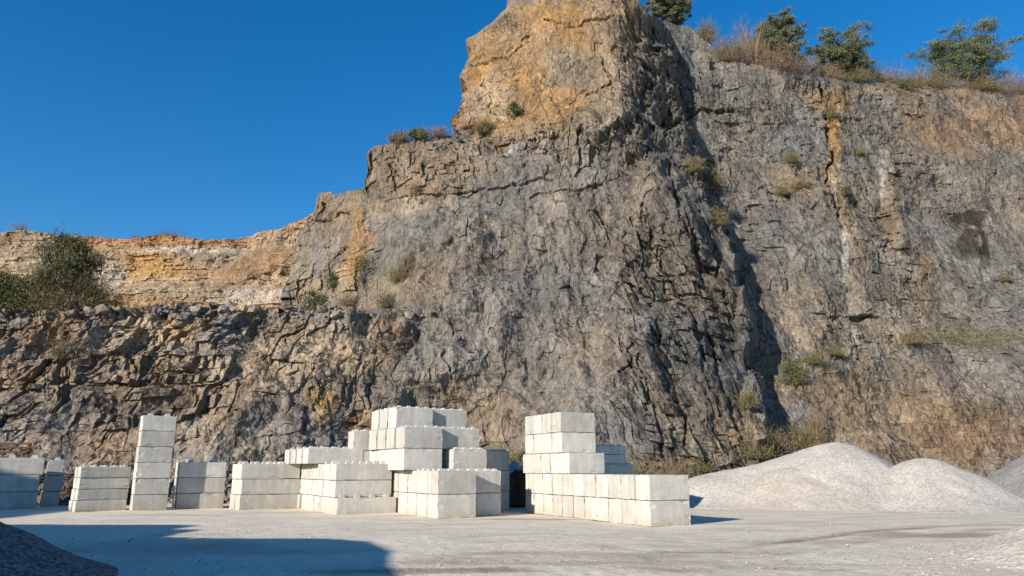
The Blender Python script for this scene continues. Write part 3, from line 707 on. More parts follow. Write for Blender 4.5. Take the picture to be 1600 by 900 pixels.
heap('gravel_heap', 'dark grey chippings heap lying in shade at the left foreground', [(-10.4, 12.7, 1.85), (-9.4, 10.3, 1.5)], M_DARK, seed=61, res=.055, rough=.04, rep=.62)

# ------------------------------------------------------------------ concrete blocks
def body_mesh(L, W, h, seed):
    r = random.Random(seed)
    bm = bmesh.new(); bmesh.ops.create_cube(bm, size=1)
    bmesh.ops.scale(bm, vec=(L, W, h), verts=bm.verts); bmesh.ops.translate(bm, vec=(0, 0, h / 2), verts=bm.verts)
    bmesh.ops.bevel(bm, geom=list(bm.edges), offset=.022, segments=2, affect='EDGES', profile=.6)
    bmesh.ops.subdivide_edges(bm, edges=[e for e in bm.edges if e.calc_length() > .3], cuts=6, use_grid_fill=True)
    for v in bm.verts:                                            # chipped, hand-cast arrises
        n = sum(1 for c, m in ((abs(v.co.x), L / 2), (abs(v.co.y), W / 2), (abs(v.co.z - h / 2), h / 2)) if c > m - .03)
        a = .011 if n >= 2 else .003
        if n >= 2 and r.random() < .16: a = .04
        v.co += Vector((-math.copysign(r.uniform(0, a), v.co.x), -math.copysign(r.uniform(0, a), v.co.y), -math.copysign(r.uniform(0, a), v.co.z - h / 2)))
    return bm_mesh('body', bm)
def knob_mesh(w, hh):
    bm = bmesh.new(); bmesh.ops.create_cube(bm, size=1)
    for v in bm.verts:
        f = w / 2 if v.co.z < 0 else w * .30
        v.co = Vector((math.copysign(f, v.co.x), math.copysign(f, v.co.y), -.02 if v.co.z < 0 else hh))
    bmesh.ops.bevel(bm, geom=list(bm.edges), offset=.012, segments=2, affect='EDGES')
    return bm_mesh('knob', bm)
BODY, KNOB = {}, {}
def get_body(L, W, h, k):
    key = (round(L, 2), round(W, 2), round(h, 3), k % 5)
    if key not in BODY: BODY[key] = body_mesh(*key[:3], hash(key) % 9999); BODY[key].materials.append(M_CONC)
    return BODY[key]
def get_knob(w, hh):
    key = (w, hh)
    if key not in KNOB: KNOB[key] = knob_mesh(w, hh); KNOB[key].materials.append(M_CONC)
    return KNOB[key]
BR = random.Random(5)
NB = 0
def block(O, th, s, r, z, L, W, h, label, group, knobs=None, kw=(.24, .10)):
    """O ground corner, th yaw in degrees, s along the front face, r back from it, z base height"""
    global NB
    NB += 1
    c, sn = math.cos(math.radians(th)), math.sin(math.radians(th))
    js, jr = BR.uniform(-.012, .012), BR.uniform(-.02, .02)
    sc, rc = s + L / 2 + js, r + W / 2 + jr
    loc = (O[0] + sc * c - rc * sn, O[1] + sc * sn + rc * c, z)
    rz = math.radians(th + BR.uniform(-.7, .7))
    me = get_body(L - .014, W - .032, h - .008, NB)
    if not knobs:
        o = link('concrete_block', me, M_CONC); o.location = loc; o.rotation_euler = (0, 0, rz)
    else:
        o = empty('concrete_block', loc, rz)
        link('body', me, M_CONC, o)
        nx, ny = knobs
        km = get_knob(*kw)
        for i in range(nx):
            for j in range(ny):
                k = link('knob', km, M_CONC, o)
                k.location = ((i + .5) / nx * L - L / 2, (j + .5) / ny * W - W / 2, h - .006)
    tag(o, label, 'concrete block', group)
    return o
ORD = ['front', 'second', 'third', 'fourth', 'fifth', 'sixth', 'seventh', 'eighth', 'ninth', 'tenth', 'rearmost']
CRS = ['bottom', 'second', 'third', 'fourth', 'fifth', 'sixth']

# long smooth stepped wall at the right
O, TH, W8 = (4.37, 24.40), 25, .822
gR = 'smooth blocks of the long stepped wall on the right'
for lv, first in ((0, 0), (1, 0), (2, 6.35), (3, 7.1), (4, 7.1)):
    if lv < 2: rs = [i * W8 for i in range(11)]
    elif lv == 2: rs = [5.22 + i * W8 for i in range(5)]
    else: rs = [5.88 + i * W8 for i in range(4)]
    if lv == 1: rs = [x * 1.0 + .0 for x in rs]
    n = len(rs)
    for i, r in enumerate(rs):
        w = ORD[i] if i < n - 1 else 'rearmost'
        where = 'front' if i == 0 else ('rearmost' if i == n - 1 else w + ' from front')
        extra = {0: 'low', 1: 'low', 2: 'raised', 3: 'raised', 4: 'raised'}[lv]
        block(O, TH, (.0 if lv < 2 else .05), r, lv * .802, 1.6, W8, .802, 'smooth pale concrete block, %s in the %s course of the long right wall' % (where, ['bottom', 'second', 'third', 'fourth', 'topmost'][lv]), gR)
# flat slabs stacked behind it
for lv in range(7):
    nm = ['bottom', 'second lowest', 'third lowest', 'middle', 'third highest', 'second highest', 'top'][lv]
    block((3.55, 32.9), 25, 0 if lv != 4 else .35, 0, lv * .40, 1.7, .9, .40, 'thin concrete block in shade behind the long right wall, %s of its stack' % nm, 'thin blocks stacked behind the long right wall', (4, 2) if lv in (4, 6) else None, (.2, .06))

# big stepped pile in the middle
O, TH, h = (-2.75, 28.32), 30, .865
gI = 'knobbed blocks of the stepped pile in the middle'
W9 = .985
for lv in (0, 1):
    for i in range(4):
        where = ['front', 'second from front', 'third from front', 'fourth from front'][i]
        block(O, TH, 0, i * W9, lv * h, 1.61, W9, h, 'knobbed concrete block, %s in the %s course of the front tier, middle pile' % (where, ['bottom', 'upper'][lv]), gI, (4, 2) if lv == 1 and i < 3 else None, (.21, .07))
    for i in range(3):
        where = ['front', 'second', 'third'][i]
        block(O, TH, 1.64, .78 + i * .95, lv * h, 1.5, .94, h, 'partly shaded concrete block, %s of the recessed right column, %s course, middle pile' % (where, ['bottom', 'upper'][lv]), gI, (4, 2) if lv == 1 and i < 2 else None, (.21, .07))
    for i in range(4):                                             # carries the upper tiers, behind the front tier
        block(O, TH, -.02, 3.97 + i * .87, lv * h, 1.75, .86, h, 'concrete block buried at the back of the middle pile carrying the upper tiers', gI)
        block(O, TH, 1.76, 3.97 + i * .87, lv * h, 1.75, .86, h, 'concrete block buried at the back of the middle pile carrying the upper tiers', gI)
for lv in range(3):
    block(O, TH, 3.5, 3.5, lv * .857, 1.6, .8, .857, 'concrete block in the narrow rear column at the right end of the middle pile, %s' % ['bottom', 'middle', 'top'][lv], gI, (4, 2) if lv == 2 else None, (.21, .07))
for i in range(2): block(O, TH, 1.66, 2.12 + .86 * i, 2 * h, 1.55, .85, h, ['pale concrete block standing forward beside the third tier, right side of middle pile', 'concrete block hidden behind the forward one on the middle pile'][i], gI, (4, 2) if i == 0 else None, (.21, .07))
for i in range(5):
    w = ['front', 'second from front', 'third from front', 'fourth from front', 'rearmost'][i]
    block(O, TH, -.42 + .04 * i, 2.40 + i * .96, 2 * h, 1.7, .94, h, 'knobbed concrete block, %s in the third course of the middle pile' % w, gI)
    if i < 4:
        block(O, TH, -.42, 2.40 + i * 1.06 + (.05 if i > 1 else 0), 3 * h, 1.7, .99, h, 'knobbed concrete block, %s in the fourth course of the middle pile' % ['front', 'second from front', 'third from front', 'rearmost'][i], gI, (4, 2) if i in (0, 1) else None, (.21, .07))
    if i < 3:
        block(O, TH, -.32, 3.60 + i * 1.06, 4 * h, 1.68, .98, h, 'knobbed concrete block, %s in the topmost course of the middle pile' % ['front', 'middle', 'rearmost'][i], gI, (4, 2), (.21, .07))
for i in range(3):
    block(O, TH, 1.32, 3.86 + i * .86, 2 * h, 1.75, .85, h, 'concrete block buried in the third course at the back of the middle pile', gI)
for i in range(3):
    block(O, TH, 1.32, 2.72 + i * .86, 3 * h, 1.85, .85, h, 'recessed concrete block half in shadow on the fourth course, %s' % ['front of its row', 'second of its row', 'third of its row'][i], gI, (4, 2) if i == 0 else None, (.21, .07))
block(O, TH, 1.40, 3.88, 4 * h, 1.72, .85, h, 'recessed concrete block half in shadow at the right of the topmost course', gI, (4, 2), (.21, .07))
for lv in range(4): block(O, TH, -1.05, 6.85, lv * h, 1.6, .85, h, ['concrete block buried at the left back of the middle pile', 'concrete block second up at the left back of the middle pile', 'concrete block third up at the left back of the middle pile', 'small bright block end peeping out at the left back of the middle pile'][lv], gI, (4, 2) if lv == 3 else None, (.21, .07))

# long-block pile left of the middle
O, TH, h = (-6.92, 30.43), 30, .668
gG = 'long knobbed blocks piled left of the middle'
KW = (.27, .115)
for lv in range(3):
    off = 0 if lv == 0 else .42
    for i in range(4):
        w = ['front', 'second from front', 'third from front', 'fourth from front'][i]
        block(O, TH, 0, off + i * .86, lv * h, 2.5 if lv == 0 else 2.42, .85, h, 'long knobbed concrete block, %s in the %s course, pile left of middle' % (w, ['bottom', 'second', 'third'][lv]), gG, (4, 1) if (lv == 2 and i < 3) or (lv == 0 and i == 0) else None, KW)
    block(O, TH, .0, off + 3.46, lv * h, 2.45, 2.0, h, 'broad concrete block at the back of the pile left of middle, %s course' % ['bottom', 'second', 'third'][lv], gG)
    block(O, TH, -.1, off + 5.48, lv * h, 2.45, 1.1, h, 'concrete block buried at the back of the pile left of middle', gG)
for i in range(4):
    block(O, TH, -.5 - .06 * i, 2.9 + i * .87, 3 * h, 2.5, .85, h, 'long knobbed block of the single top row on the pile left of middle, %s' % ['front one', 'second one', 'third one', 'rearmost'][i], gG, (5, 1), (.22, .09))

# three-course stack beside it
O, h = (-12.02, 33.90), .671
for lv in range(3):
    for i in range(2):
        block(O, 34, (0, .02, -.02)[lv], i * .87, lv * h, 2.68, .85, h, 'long block in the wide three-high stack left of the long-block pile, %s course, %s' % (['bottom', 'middle', 'top'][lv], ['front', 'back']
              [i]), 'long blocks of the wide three-high stack', (5, 1) if lv == 2 else None, KW)
# mostly shaded stack right of the tower
O, h = (-15.25, 34.90), .70
for lv in range(3):
    for i in range(2):
        block(O, 30, 0, i * .8 - (.06 if lv == 0 and i == 0 else 0), lv * h, 2.07, .8, h, 'block half in the shadow of the tall tower, %s course, %s' % (['bottom', 'middle', 'top'][lv], ['front', 'back'][i]), 'blocks half in the shadow of the tall tower', (2, 1) if lv == 2 or (lv == 0 and i == 0) else None, KW)
# tower of six
O, h = (-16.48, 33.39), .689
for lv in range(6):
    block(O, 35, (0, .0, .01, .0, .02, .05)[lv], (0, .02, .0, .02, .0, .05)[lv], lv * h, 1.42, .75, h, 'concrete block in the tall single tower on the left, %s' % ['lowest of six', 'second from the ground', 'third from the ground', 'fourth from the ground', 'second from the top', 'topmost'][lv], 'six blocks of the tall single tower', (2, 1) if lv == 5 else None, KW)
# low four-course stack of thin blocks
O, h = (-18.56, 32.66), .471
for lv in range(4):
    for i in range(2):
        block(O, 42, (0, .04, .06, .06)[lv], i * .56 - (.12 if lv == 0 and i == 0 else 0), lv * h, 2.02, .55, h, 'thin sunlit block in the low four-course stack left of the tower, %s course, %s' % (['bottom', 'second', 'third', 'top'][lv], ['front', 'back'][i]), 'thin blocks of the low four-course stack', (5, 1) if lv == 3 or (lv == 0 and i == 0) else None, (.17, .075))
# narrow end-on stack
O, h = (-22.53, 36.69), .742
for lv in range(3):
    block(O, 32, .05 * lv, 0, lv * h, .80, 1.6, h, 'narrow end-on block second from left edge, %s of three' % ['bottom', 'middle', 'top'][lv], 'three blocks of the narrow end-on stack', (1, 3) if lv == 2 else None, KW)
# leftmost stack
O, h = (-24.25, 34.2), .765
for lv in range(3):
    block(O, 30, (0, 0, .12)[lv], 0, lv * h, 2.62, .8, h, 'large block in the leftmost stack cut by the picture edge, %s' % ['bottom', 'middle', 'top'][lv], 'three blocks of the leftmost stack', (3, 1) if lv == 2 else None, (.34, .13))

# ------------------------------------------------------------------ rusty things behind the blocks
def bx(bm, c, s, rz=0):
    m = Matrix.Translation(c) @ Matrix.Rotation(rz, 4, 'Z') @ Matrix.Diagonal((*s, 1))
    bmesh.ops.create_cube(bm, size=1, matrix=m)
def boxes(name, lst, mat, parent, bev=.01):
    bm = bmesh.new()
    for b_ in lst: bx(bm, *b_)
    if bev: bmesh.ops.bevel(bm, geom=list(bm.edges), offset=bev, segments=1, affect='EDGES')
    return link(name, bm_mesh(name, bm), mat, parent)
sk = empty('rusty_skip', (.95, 37.6, 0), math.radians(4))
tag(sk, 'rusty open steel skip in the dark gap between the two block piles', 'skip')
boxes('floor', [((0, 0, .2), (3.0, 2.0, .1))], M_RUST, sk)
boxes('front_wall', [((0, -1.03, .92), (3.0, .06, 1.5))], M_RUST, sk)
boxes('back_wall', [((0, 1.03, .92), (3.0, .06, 1.5))], M_RUST, sk)
for s in (-1, 1): boxes('side_wall', [((1.53 * s, 0, .92), (.06, 2.1, 1.5))], M_RUST, sk)
boxes('rim', [((0, -1.07, 1.70), (3.2, .10, .09)), ((0, 1.07, 1.70), (3.2, .10, .09))], M_RUST, sk)
for i in range(5): boxes('rib', [((-1.35 + .675 * i, -1.09, .9), (.09, .06, 1.44))], M_RUST, sk)
for s in (-1, 1): boxes('skid', [((0, .7 * s, .075), (2.9, .16, .15))], M_RUST, sk)
# crumpled sheet on the skip
bm = bmesh.new(); bmesh.ops.create_grid(bm, x_segments=26, y_segments=20, size=.5)
for v in bm.verts:
    x, y = v.co.x, v.co.y
    z = float(fbm(np.array([x * 5 + 3]), np.array([y * 5]), 5, 4)[0])
    v.co = Vector((x * 1.5 + .1 * z, y * 1.1 + .15 * z, .12 + .30 * z + .25 * (1 - (2 * x) ** 2) * (1 - (2 * y) ** 2)))
bmesh.ops.solidify(bm, geom=list(bm.faces), thickness=.012)
o = link('plastic_sheet', bm_mesh('plastic_sheet', bm), M_SHEET, loc=(.35, 36.9, 1.62)); o.rotation_euler = (0, 0, .3)
tag(o, 'crumpled pale plastic sheet heaped on top of the rusty skip', 'plastic sheet')
it = [(np.array([rng.uniform(-1.2, 1.2), rng.uniform(-.8, .8), rng.uniform(.25, 1.55)]), rng.uniform(.14, .3)) for k in range(150)]
o = link('skip_rubble', rocks_mesh('skip_rubble', it, 9), stone_mat('skip_stone', (.2, .18, .16)), loc=(.95, 37.6, 0)); tag(o, 'broken stone filling the rusty skip', 'rubble', kind='stuff')
fr = empty('rail_frame', (-27.2, 38.6, 0), math.radians(6))
tag(fr, 'rusty steel frame of stacked rails standing behind the leftmost blocks', 'steel frame')
for i in range(4): boxes('post', [((-2.1 + 1.5 * i, 0, 1.5), (.12, .12, 3.0))], M_RUST, fr)
for i, z in enumerate((1.6, 2.35, 2.62, 2.85, 3.04)): boxes('rail', [((.1 * (i % 2), -.1, z), (5.4 - .3 * (i % 3), .07, .10))], M_RUST, fr)

# ------------------------------------------------------------------ plants
def leaves_np(cent, size, rs, flat=0.0, aspect=.5):
    """one small pointed quad per centre"""
    n = len(cent)
    d = rs.normal(size=(n, 3)); d[:, 2] += flat; d /= np.linalg.norm(d, axis=1)[:, None]
    e = np.cross(d, rs.normal(size=(n, 3))); e /= np.linalg.norm(e, axis=1)[:, None]
    s = size * rs.uniform(.6, 1.3, (n, 1))
    v = np.stack([cent - d * s * .5, cent + e * s * aspect * .5, cent + d * s * .5, cent - e * s * aspect * .5], 1).reshape(-1, 3)
    return v, np.arange(4 * n).reshape(n, 4)
def tube(bm, pts, radii, sides=6):
    rings = []
    for i, p in enumerate(pts):
        p = Vector(p); t = (Vector(pts[min(i + 1, len(pts) - 1)]) - Vector(pts[max(i - 1, 0)])).normalized()
        a = t.orthogonal().normalized(); b = t.cross(a)
        rings.append([bm.verts.new(p + (a * math.cos(k * 2 * math.pi / sides) + b * math.sin(k * 2 * math.pi / sides)) * radii[i]) for k in range(sides)])
    for r0, r1 in zip(rings[:-1], rings[1:]):
        for k in range(sides): bm.faces.new((r0[k], r0[(k + 1) % sides], r1[(k + 1) % sides], r1[k]))
def shrub(name, label, base, w, hgt, mat, kind, seed, group=None, dens=1.0, leaf=.16, lean=0.0):
    """kind 'leafy': clumped leaves; 'twig': upright fans of thin twigs; 'bare': sparse twigs"""
    rs = np.random.RandomState(seed)
    r = empty(name, tuple(base)); tag(r, label, 'bush' if name != 'grass_tuft' else 'grass tuft', group)
    # stems
    bm = bmesh.new(); ends = []
    ns = 7 if kind != 'bare' else 12
    for i in range(ns):
        a = rs.uniform(0, 6.28); q = rs.uniform(.15, .95)
        e = Vector((math.cos(a) * w * .42 * q + lean * hgt, math.sin(a) * w * .42 * q, hgt * rs.uniform(.55, .92)))
        p1 = Vector((e.x * .35, e.y * .35, e.z * .5)); ends.append((p1, e))
        tube(bm, [(rs.normal() * .05, rs.normal() * .05, -.25), p1, e], [.022 * hgt + .008, .013 * hgt + .005, .004], 5)
    link('stems', bm_mesh('stems', bm), M_BARK if kind != 'bare' else mat, r)
    if kind == 'leafy':
        nc = int(26 * dens); cs = []
        for i in range(nc):
            a = rs.uniform(0, 6.28); q = math.sqrt(rs.rand()); zz = rs.uniform(.12, 1)
            k = math.sqrt(max(.05, 1 - (zz * 1.0 - .35) ** 2 / .55))
            cs.append((math.cos(a) * q * w * .42 * k + lean * zz * hgt, math.sin(a) * q * w * .42 * k, zz * hgt * .92, rs.uniform(.10, .2) * (w + hgt) * .5))
        C = np.concatenate([np.array(c[:3]) + rs.normal(size=(int(75 * dens), 3)) * c[3] * np.array([.75, .75, .55]) for c in cs])
        C[:, 2] = np.maximum(C[:, 2], .02)
        v, f = leaves_np(C, leaf, rs, .5)
    else:
        n = int((2600 if kind == 'twig' else 1500) * dens)
        i = rs.randint(0, ns, n); p1 = np.array([e[0] for e in ends])[i]; p2 = np.array([e[1] for e in ends])[i]
        t = rs.rand(n, 1) * 1.1
        b0 = p1 * (1 - t) + p2 * t + rs.normal(size=(n, 3)) * w * (.13 if kind == 'twig' else .06)
        b0[:, 2] = np.clip(b0[:, 2] * rs.uniform(.05, 1.05, n), 0, hgt)
        d = np.stack([b0[:, 0] * .7, b0[:, 1] * .7, .55 * hgt + 0 * b0[:, 0]], 1) + rs.normal(size=(n, 3)) * hgt * (.42 if kind == 'twig' else .26)
        d /= np.linalg.norm(d, axis=1)[:, None]
        ln = hgt * rs.uniform(.07, .20, (n, 1)); wd = np.cross(d, rs.normal(size=(n, 3))); wd /= np.linalg.norm(wd, axis=1)[:, None]
        tw = (.028 if kind == 'twig' else .02)
        v = np.stack([b0 - wd * tw * .5, b0 + wd * tw * .5, b0 + d * ln + wd * tw * .2, b0 + d * ln - wd * tw * .2], 1).reshape(-1, 3)
        f = np.arange(4 * n).reshape(n, 4)
    link('foliage', mesh_np('foliage', v, quads=f), mat, r)
    return r
def pine(label, base, w, hgt, seed, lean=0.0, conical=False, group='pines along the cliff top', cat='pine tree', mat=None, dens=1.0):
    rs = np.random.RandomState(seed)
    r = empty('pine_tree', tuple(base)); tag(r, label, cat, group)
    bm = bmesh.new()
    pts = [(0, 0, -.4)] + [(lean * hgt * (k / 5) ** 1.3 + rs.normal() * .07, rs.normal() * .07, hgt * .93 * k / 5) for k in range(1, 6)]
    tube(bm, pts, [.035 * hgt * (1 - .85 * k / 5) + .02 for k in range(6)], 8)
    link('trunk', bm_mesh('trunk', bm), M_BARK, r)
    lb = bmesh.new(); tufts = []
    nl = int(56 * dens)
    for i in range(nl):
        z = hgt * (rs.uniform(.08, .95) if conical else rs.uniform(.2, .84))
        a = i * 2.4 + rs.uniform(-.4, .4)
        tz = z / hgt
        reach = w * .5 * ((1.05 - tz) ** .75 if conical else math.sqrt(max(.08, 1 - ((tz - .5) / .52) ** 2))) * (rs.uniform(.45, 1.2) if conical else rs.uniform(.5, 1.02))
        x0 = lean * hgt * tz ** 1.3
        tip = np.array([x0 + math.cos(a) * reach, math.sin(a) * reach, z + reach * (rs.uniform(.05, .42) if conical else rs.uniform(.0, .2))])
        mid = np.array([x0 + math.cos(a) * reach * .5, math.sin(a) * reach * .5, z + reach * .1])
        tube(lb, [(x0, 0, z - .1), tuple(mid), tuple(tip)], [.028 * hgt * (1 - tz) + .03, .035, .014], 5)
        for q in rs.uniform(.45, 1.03, 6):
            c = (mid + (tip - mid) * (q - .5) * 2) + rs.normal(size=3) * reach * .13
            tufts.append((c, rs.uniform(.14, .30) * (w / 8) * (1.35 if conical else 1.1)))
    link('limbs', bm_mesh('limbs', lb), M_BARK, r)
    if conical:
        C = np.concatenate([c + rs.normal(size=(80, 3)) * s * np.array([1.25, 1.25, 1.0]) for c, s in tufts])
        v, f = leaves_np(C, .26, rs, 1.6, .2)
    else:
        C = np.concatenate([c + rs.normal(size=(140, 3)) * s * np.array([1.05, 1.05, .42]) for c, s in tufts])
        v, f = leaves_np(C, .27, rs, .9, .24)
    link('crown', mesh_np('crown', v, quads=f), mat or M_PINE, r)
    return r
def on_top(x, back=1.2, dz=0.0):
    p = surf(x, -999).copy(); p[0] *= (p[1] + back) / p[1]; p[1] += back; p[2] += dz; return p

# cliff-top trees
pine('large spreading pine furthest right on the cliff top', on_top(1510, 2.0, 0), 11.6, 8.8, 6)
pine('rounded pine in the middle of the right cliff top, above the ochre rift', on_top(1318, 1.8, 0), 8.2, 7.8, 2)
pine('dark pine behind the bare brown shrub on the cliff top', on_top(1216, 2.5, 0), 6.4, 9.2, 3, .05)
pine('dark pine on the shoulder right beside the pinnacle top', on_top(1044, 1.2, 0), 5.4, 4.6, 4, .08)
gb = 'shrubs along the cliff top'
tops = [  # x, label, width, height, material, kind, back
    (1098, 'dark twiggy shrub between the pinnacle pine and the bare brown shrub', 3.2, 2.6, M_BROOM, 'twig', 1.0),
    (1128, 'brown dry shrub on the slope left of the tall bare shrub', 3.8, 2.6, M_DRY, 'twig', .6),
    (1155, 'low tan shrub at the foot of the tall bare shrub, left side', 4.2, 3.0, M_DRY, 'twig', .8),
    (1180, 'tall bare brown shrub on the cliff top beside the dark pine', 5.4, 6.6, M_DRY, 'bare', 1.2),
    (1205, 'tan brush thicket below the dark pine on the cliff top', 5.6, 3.8, M_DRY, 'twig', .4),
    (1240, 'russet brush right of the dark pine on the cliff top', 3.6, 2.6, M_DRY, 'twig', .8),
    (1272, 'grey bare shrub just left of the rounded pine', 2.8, 3.0, M_GREYTW, 'bare', 1.4),
    (1352, 'olive brush leaning right of the rounded pine', 4.4, 2.7, M_BROOM, 'twig', .5),
    (1378, 'pale grey bare shrub between the rounded pine and the round green bush', 3.4, 2.6, M_GREYTW, 'bare', 1.6),
    (1438, 'grey brown bare shrub left of the large spreading pine', 5.0, 3.4, M_GREYTW, 'bare', 1.5),
    (1465, 'olive brush at the left foot of the large spreading pine', 4.4, 2.6, M_BROOM, 'twig', .5),
    (1520, 'low dry brush directly under the large spreading pine', 5.0, 1.8, M_DRY, 'twig', .4),
    (1296, 'straw brush at the left foot of the rounded pine', 3.8, 1.9, M_DRY, 'twig', .5),
    (1334, 'straw brush in front of the trunk of the rounded pine', 4.4, 1.9, M_BROOM, 'twig', .3),
    (1398, 'brown brush just left of the round dark green bush', 4.2, 2.4, M_DRY, 'twig', .9),
    (1424, 'straw brush just right of the round dark green bush', 3.8, 2.0, M_BROOM, 'twig', .8),
    (1486, 'dry brush under the left half of the large spreading pine', 4.6, 2.0, M_DRY, 'twig', .5),
    (1548, 'olive brush under the right half of the large spreading pine', 4.4, 2.0, M_BROOM, 'twig', .4),
    (1592, 'brown brush between the two grey thickets at the right', 4.4, 2.2, M_DRY, 'twig', .5),
    (1572, 'grey bare thicket right of the large spreading pine', 5.6, 3.4, M_GREYTW, 'bare', 1.2),
    (1612, 'grey bare thicket cut by the right edge on the cliff top', 5.6, 3.2, M_GREYTW, 'bare', 1.0),
]
for i, (x, lb_, w, hg, m_, kd, bk) in enumerate(tops):
    shrub('cliff_top_shrub', lb_, on_top(x, bk, -.2), w * 1.12, hg * 1.2, m_, kd, 50 + i, gb, 1.5 if kd == 'bare' else 1.3)
shrub('green_bush', 'small round dark green bush on the brink of the right cliff top', surf(1410, 141) + np.array([0, -.1, -.3]), 2.6, 1.6, M_GREENBUSH, 'leafy', 81, gb, .8)
# ledge and face plants
face = [  # name, x, y(base), width, height, material, kind, label
    ('ledge_shrub', 606, 220, 1.5, 1.0, M_GREYTW, 'twig', 'leftmost grey shrub on the stepped ledge left of the pinnacle'),
    ('ledge_shrub', 622, 219, 1.8, 1.2, M_BROOM, 'twig', 'second grey green shrub on the stepped ledge left of the pinnacle'),
    ('ledge_shrub', 641, 216, 1.3, .9, M_GREENBUSH, 'leafy', 'small greenish shrub in the middle of the stepped ledge'),
    ('ledge_shrub', 661, 215, 1.5, 1.2, M_BROOM, 'twig', 'tallest grey shrub on the stepped ledge left of the pinnacle'),
    ('ledge_shrub', 684, 213, 2.0, 1.2, M_GREYTW, 'twig', 'broad grey shrub on the ledge, nearest the pinnacle foot'),
    ('face_shrub', 752, 214, 2.0, 1.9, M_BROOM, 'twig', 'olive broom shrub at the left foot of the ochre pinnacle'),
    ('face_shrub', 808, 184, 1.3, 1.4, M_GREENBUSH, 'leafy', 'dark leafy bush rooted in the base of the ochre pinnacle face'),
    ('face_shrub', 572, 447, 3.0, 2.6, M_GREENBUSH, 'leafy', 'largest green bush on the slope above the left bench'),
    ('face_shrub', 521, 452, 1.5, 1.5, M_GREENBUSH, 'leafy', 'small upright green bush left of the largest slope bush'),
    ('face_shrub', 492, 485, 2.4, 1.4, M_GREENBUSH, 'leafy', 'low bright green bush on the bench rim under the stepped cliff'),
    ('face_shrub', 634, 440, 2.6, 2.8, M_DRY, 'bare', 'bare tan shrub on the slope right of the largest green bush'),
    ('face_shrub', 628, 442, 2.2, 1.2, M_BROOM, 'twig', 'low olive tuft under the bare tan shrub'),
    ('face_shrub', 604, 484, 2.2, 1.4, M_BROOM, 'twig', 'straw coloured tuft on the bench rim below the bare tan shrub'),
    ('face_shrub', 552, 482, 2.4, 1.1, M_DRY, 'twig', 'brown dry tuft on the bench between two green bushes'),
    ('face_shrub', 650, 308, 1.4, 1.3, M_DRY, 'bare', 'thin bare shrub in the bedded rock below the stepped ledge'),
    ('face_shrub', 1110, 290, 4.4, 1.9, M_BROOM, 'twig', 'wide olive shrub on the dark buttress shoulder'),
    ('face_shrub', 1085, 268, 1.8, 1.5, M_BROOM, 'twig', 'small olive shrub just above the wide shoulder shrub'),
    ('face_shrub', 1130, 350, 1.5, 1.8, M_BROOM, 'twig', 'olive tuft on the buttress edge beside the deep shadow'),
    ('face_shrub', 1236, 256, 1.6, 1.4, M_BROOM, 'twig', 'small dull bush on the grey right wall, left of the rift'),
    ('face_shrub', 1246, 298, 2.2, 1.0, M_BROOM, 'twig', 'low olive tuft on a ledge left of the rift'),
    ('face_shrub', 1219, 306, 1.6, 1.0, M_BROOM, 'twig', 'low dark tuft leftmost on the ledge left of the rift'),
    ('face_shrub', 1322, 306, 1.1, 1.0, M_GREENBUSH, 'leafy', 'small green bush in the ochre rift of the right wall'),
    ('face_shrub', 1300, 185, 1.3, 1.9, M_BROOM, 'twig', 'dull tuft hanging in the upper part of the rift'),
    ('face_shrub', 1340, 240, 1.4, .7, M_BROOM, 'twig', 'low tuft on the wall right of the rift'),
    ('face_shrub', 1234, 600, 2.6, 2.2, M_GREENBUSH, 'leafy', 'olive green bush at the foot of the deep shadow'),
    ('face_shrub', 1268, 568, 2.2, 1.0, M_BROOM, 'twig', 'low olive tuft right of the bush at the deep shadow'),
    ('face_shrub', 1302, 556, 2.0, .9, M_BROOM, 'twig', 'low tuft on the pale rock step of the right wall'),
    ('face_shrub', 1416, 540, 3.2, 1.2, M_DRY, 'twig', 'dry brown tuft at the left end of the grassy ledge'),
    ('face_shrub', 1570, 440, 1.2, .7, M_BROOM, 'twig', 'tiny tuft on the blank wall near the right edge'),
    ('face_shrub', 110, 560, 2.8, 1.4, M_DRY, 'twig', 'dry tuft hanging on the brown left wall'),
    ('face_shrub', 1100, 735, 1.8, 1.2, M_BROOM, 'twig', 'low green tuft at the buttress foot by the pale heap'),
    ('face_shrub', 1165, 640, 1.2, 1.4, M_BROOM, 'twig', 'thin olive tuft in the dark cleft at the buttress foot'),
    ('foot_shrub', 1186, 716, 3.4, 2.8, M_BROOM, 'twig', 'olive brown shrub at the cliff foot behind the tallest gravel heap'),
    ('foot_shrub', 1255, 705, 3.2, 2.2, M_BROOM, 'twig', 'greenish shrub behind the crest of the tallest gravel heap'),
    ('foot_shrub', 1280, 698, 2.2, 3.0, M_DRY, 'bare', 'thin bare shrub behind the crest of the tallest gravel heap'),
    ('foot_shrub', 1222, 706, 2.6, 1.9, M_DRY, 'twig', 'dry tan shrub between the two shrubs behind the gravel crest'),
]
for i, (nm, x, y, w, hg, m_, kd, lb_) in enumerate(face):
    p = surf(x, y) + np.array([0, -.15, -.05])
    shrub(nm, lb_, p, w, hg, m_, kd, 200 + i, {'ledge_shrub': 'shrubs on the stepped ledge', 'face_shrub': 'plants rooted in the rock face', 'foot_shrub': 'shrubs at the cliff foot'}[nm], .9 if kd == 'leafy' else .8, .14)
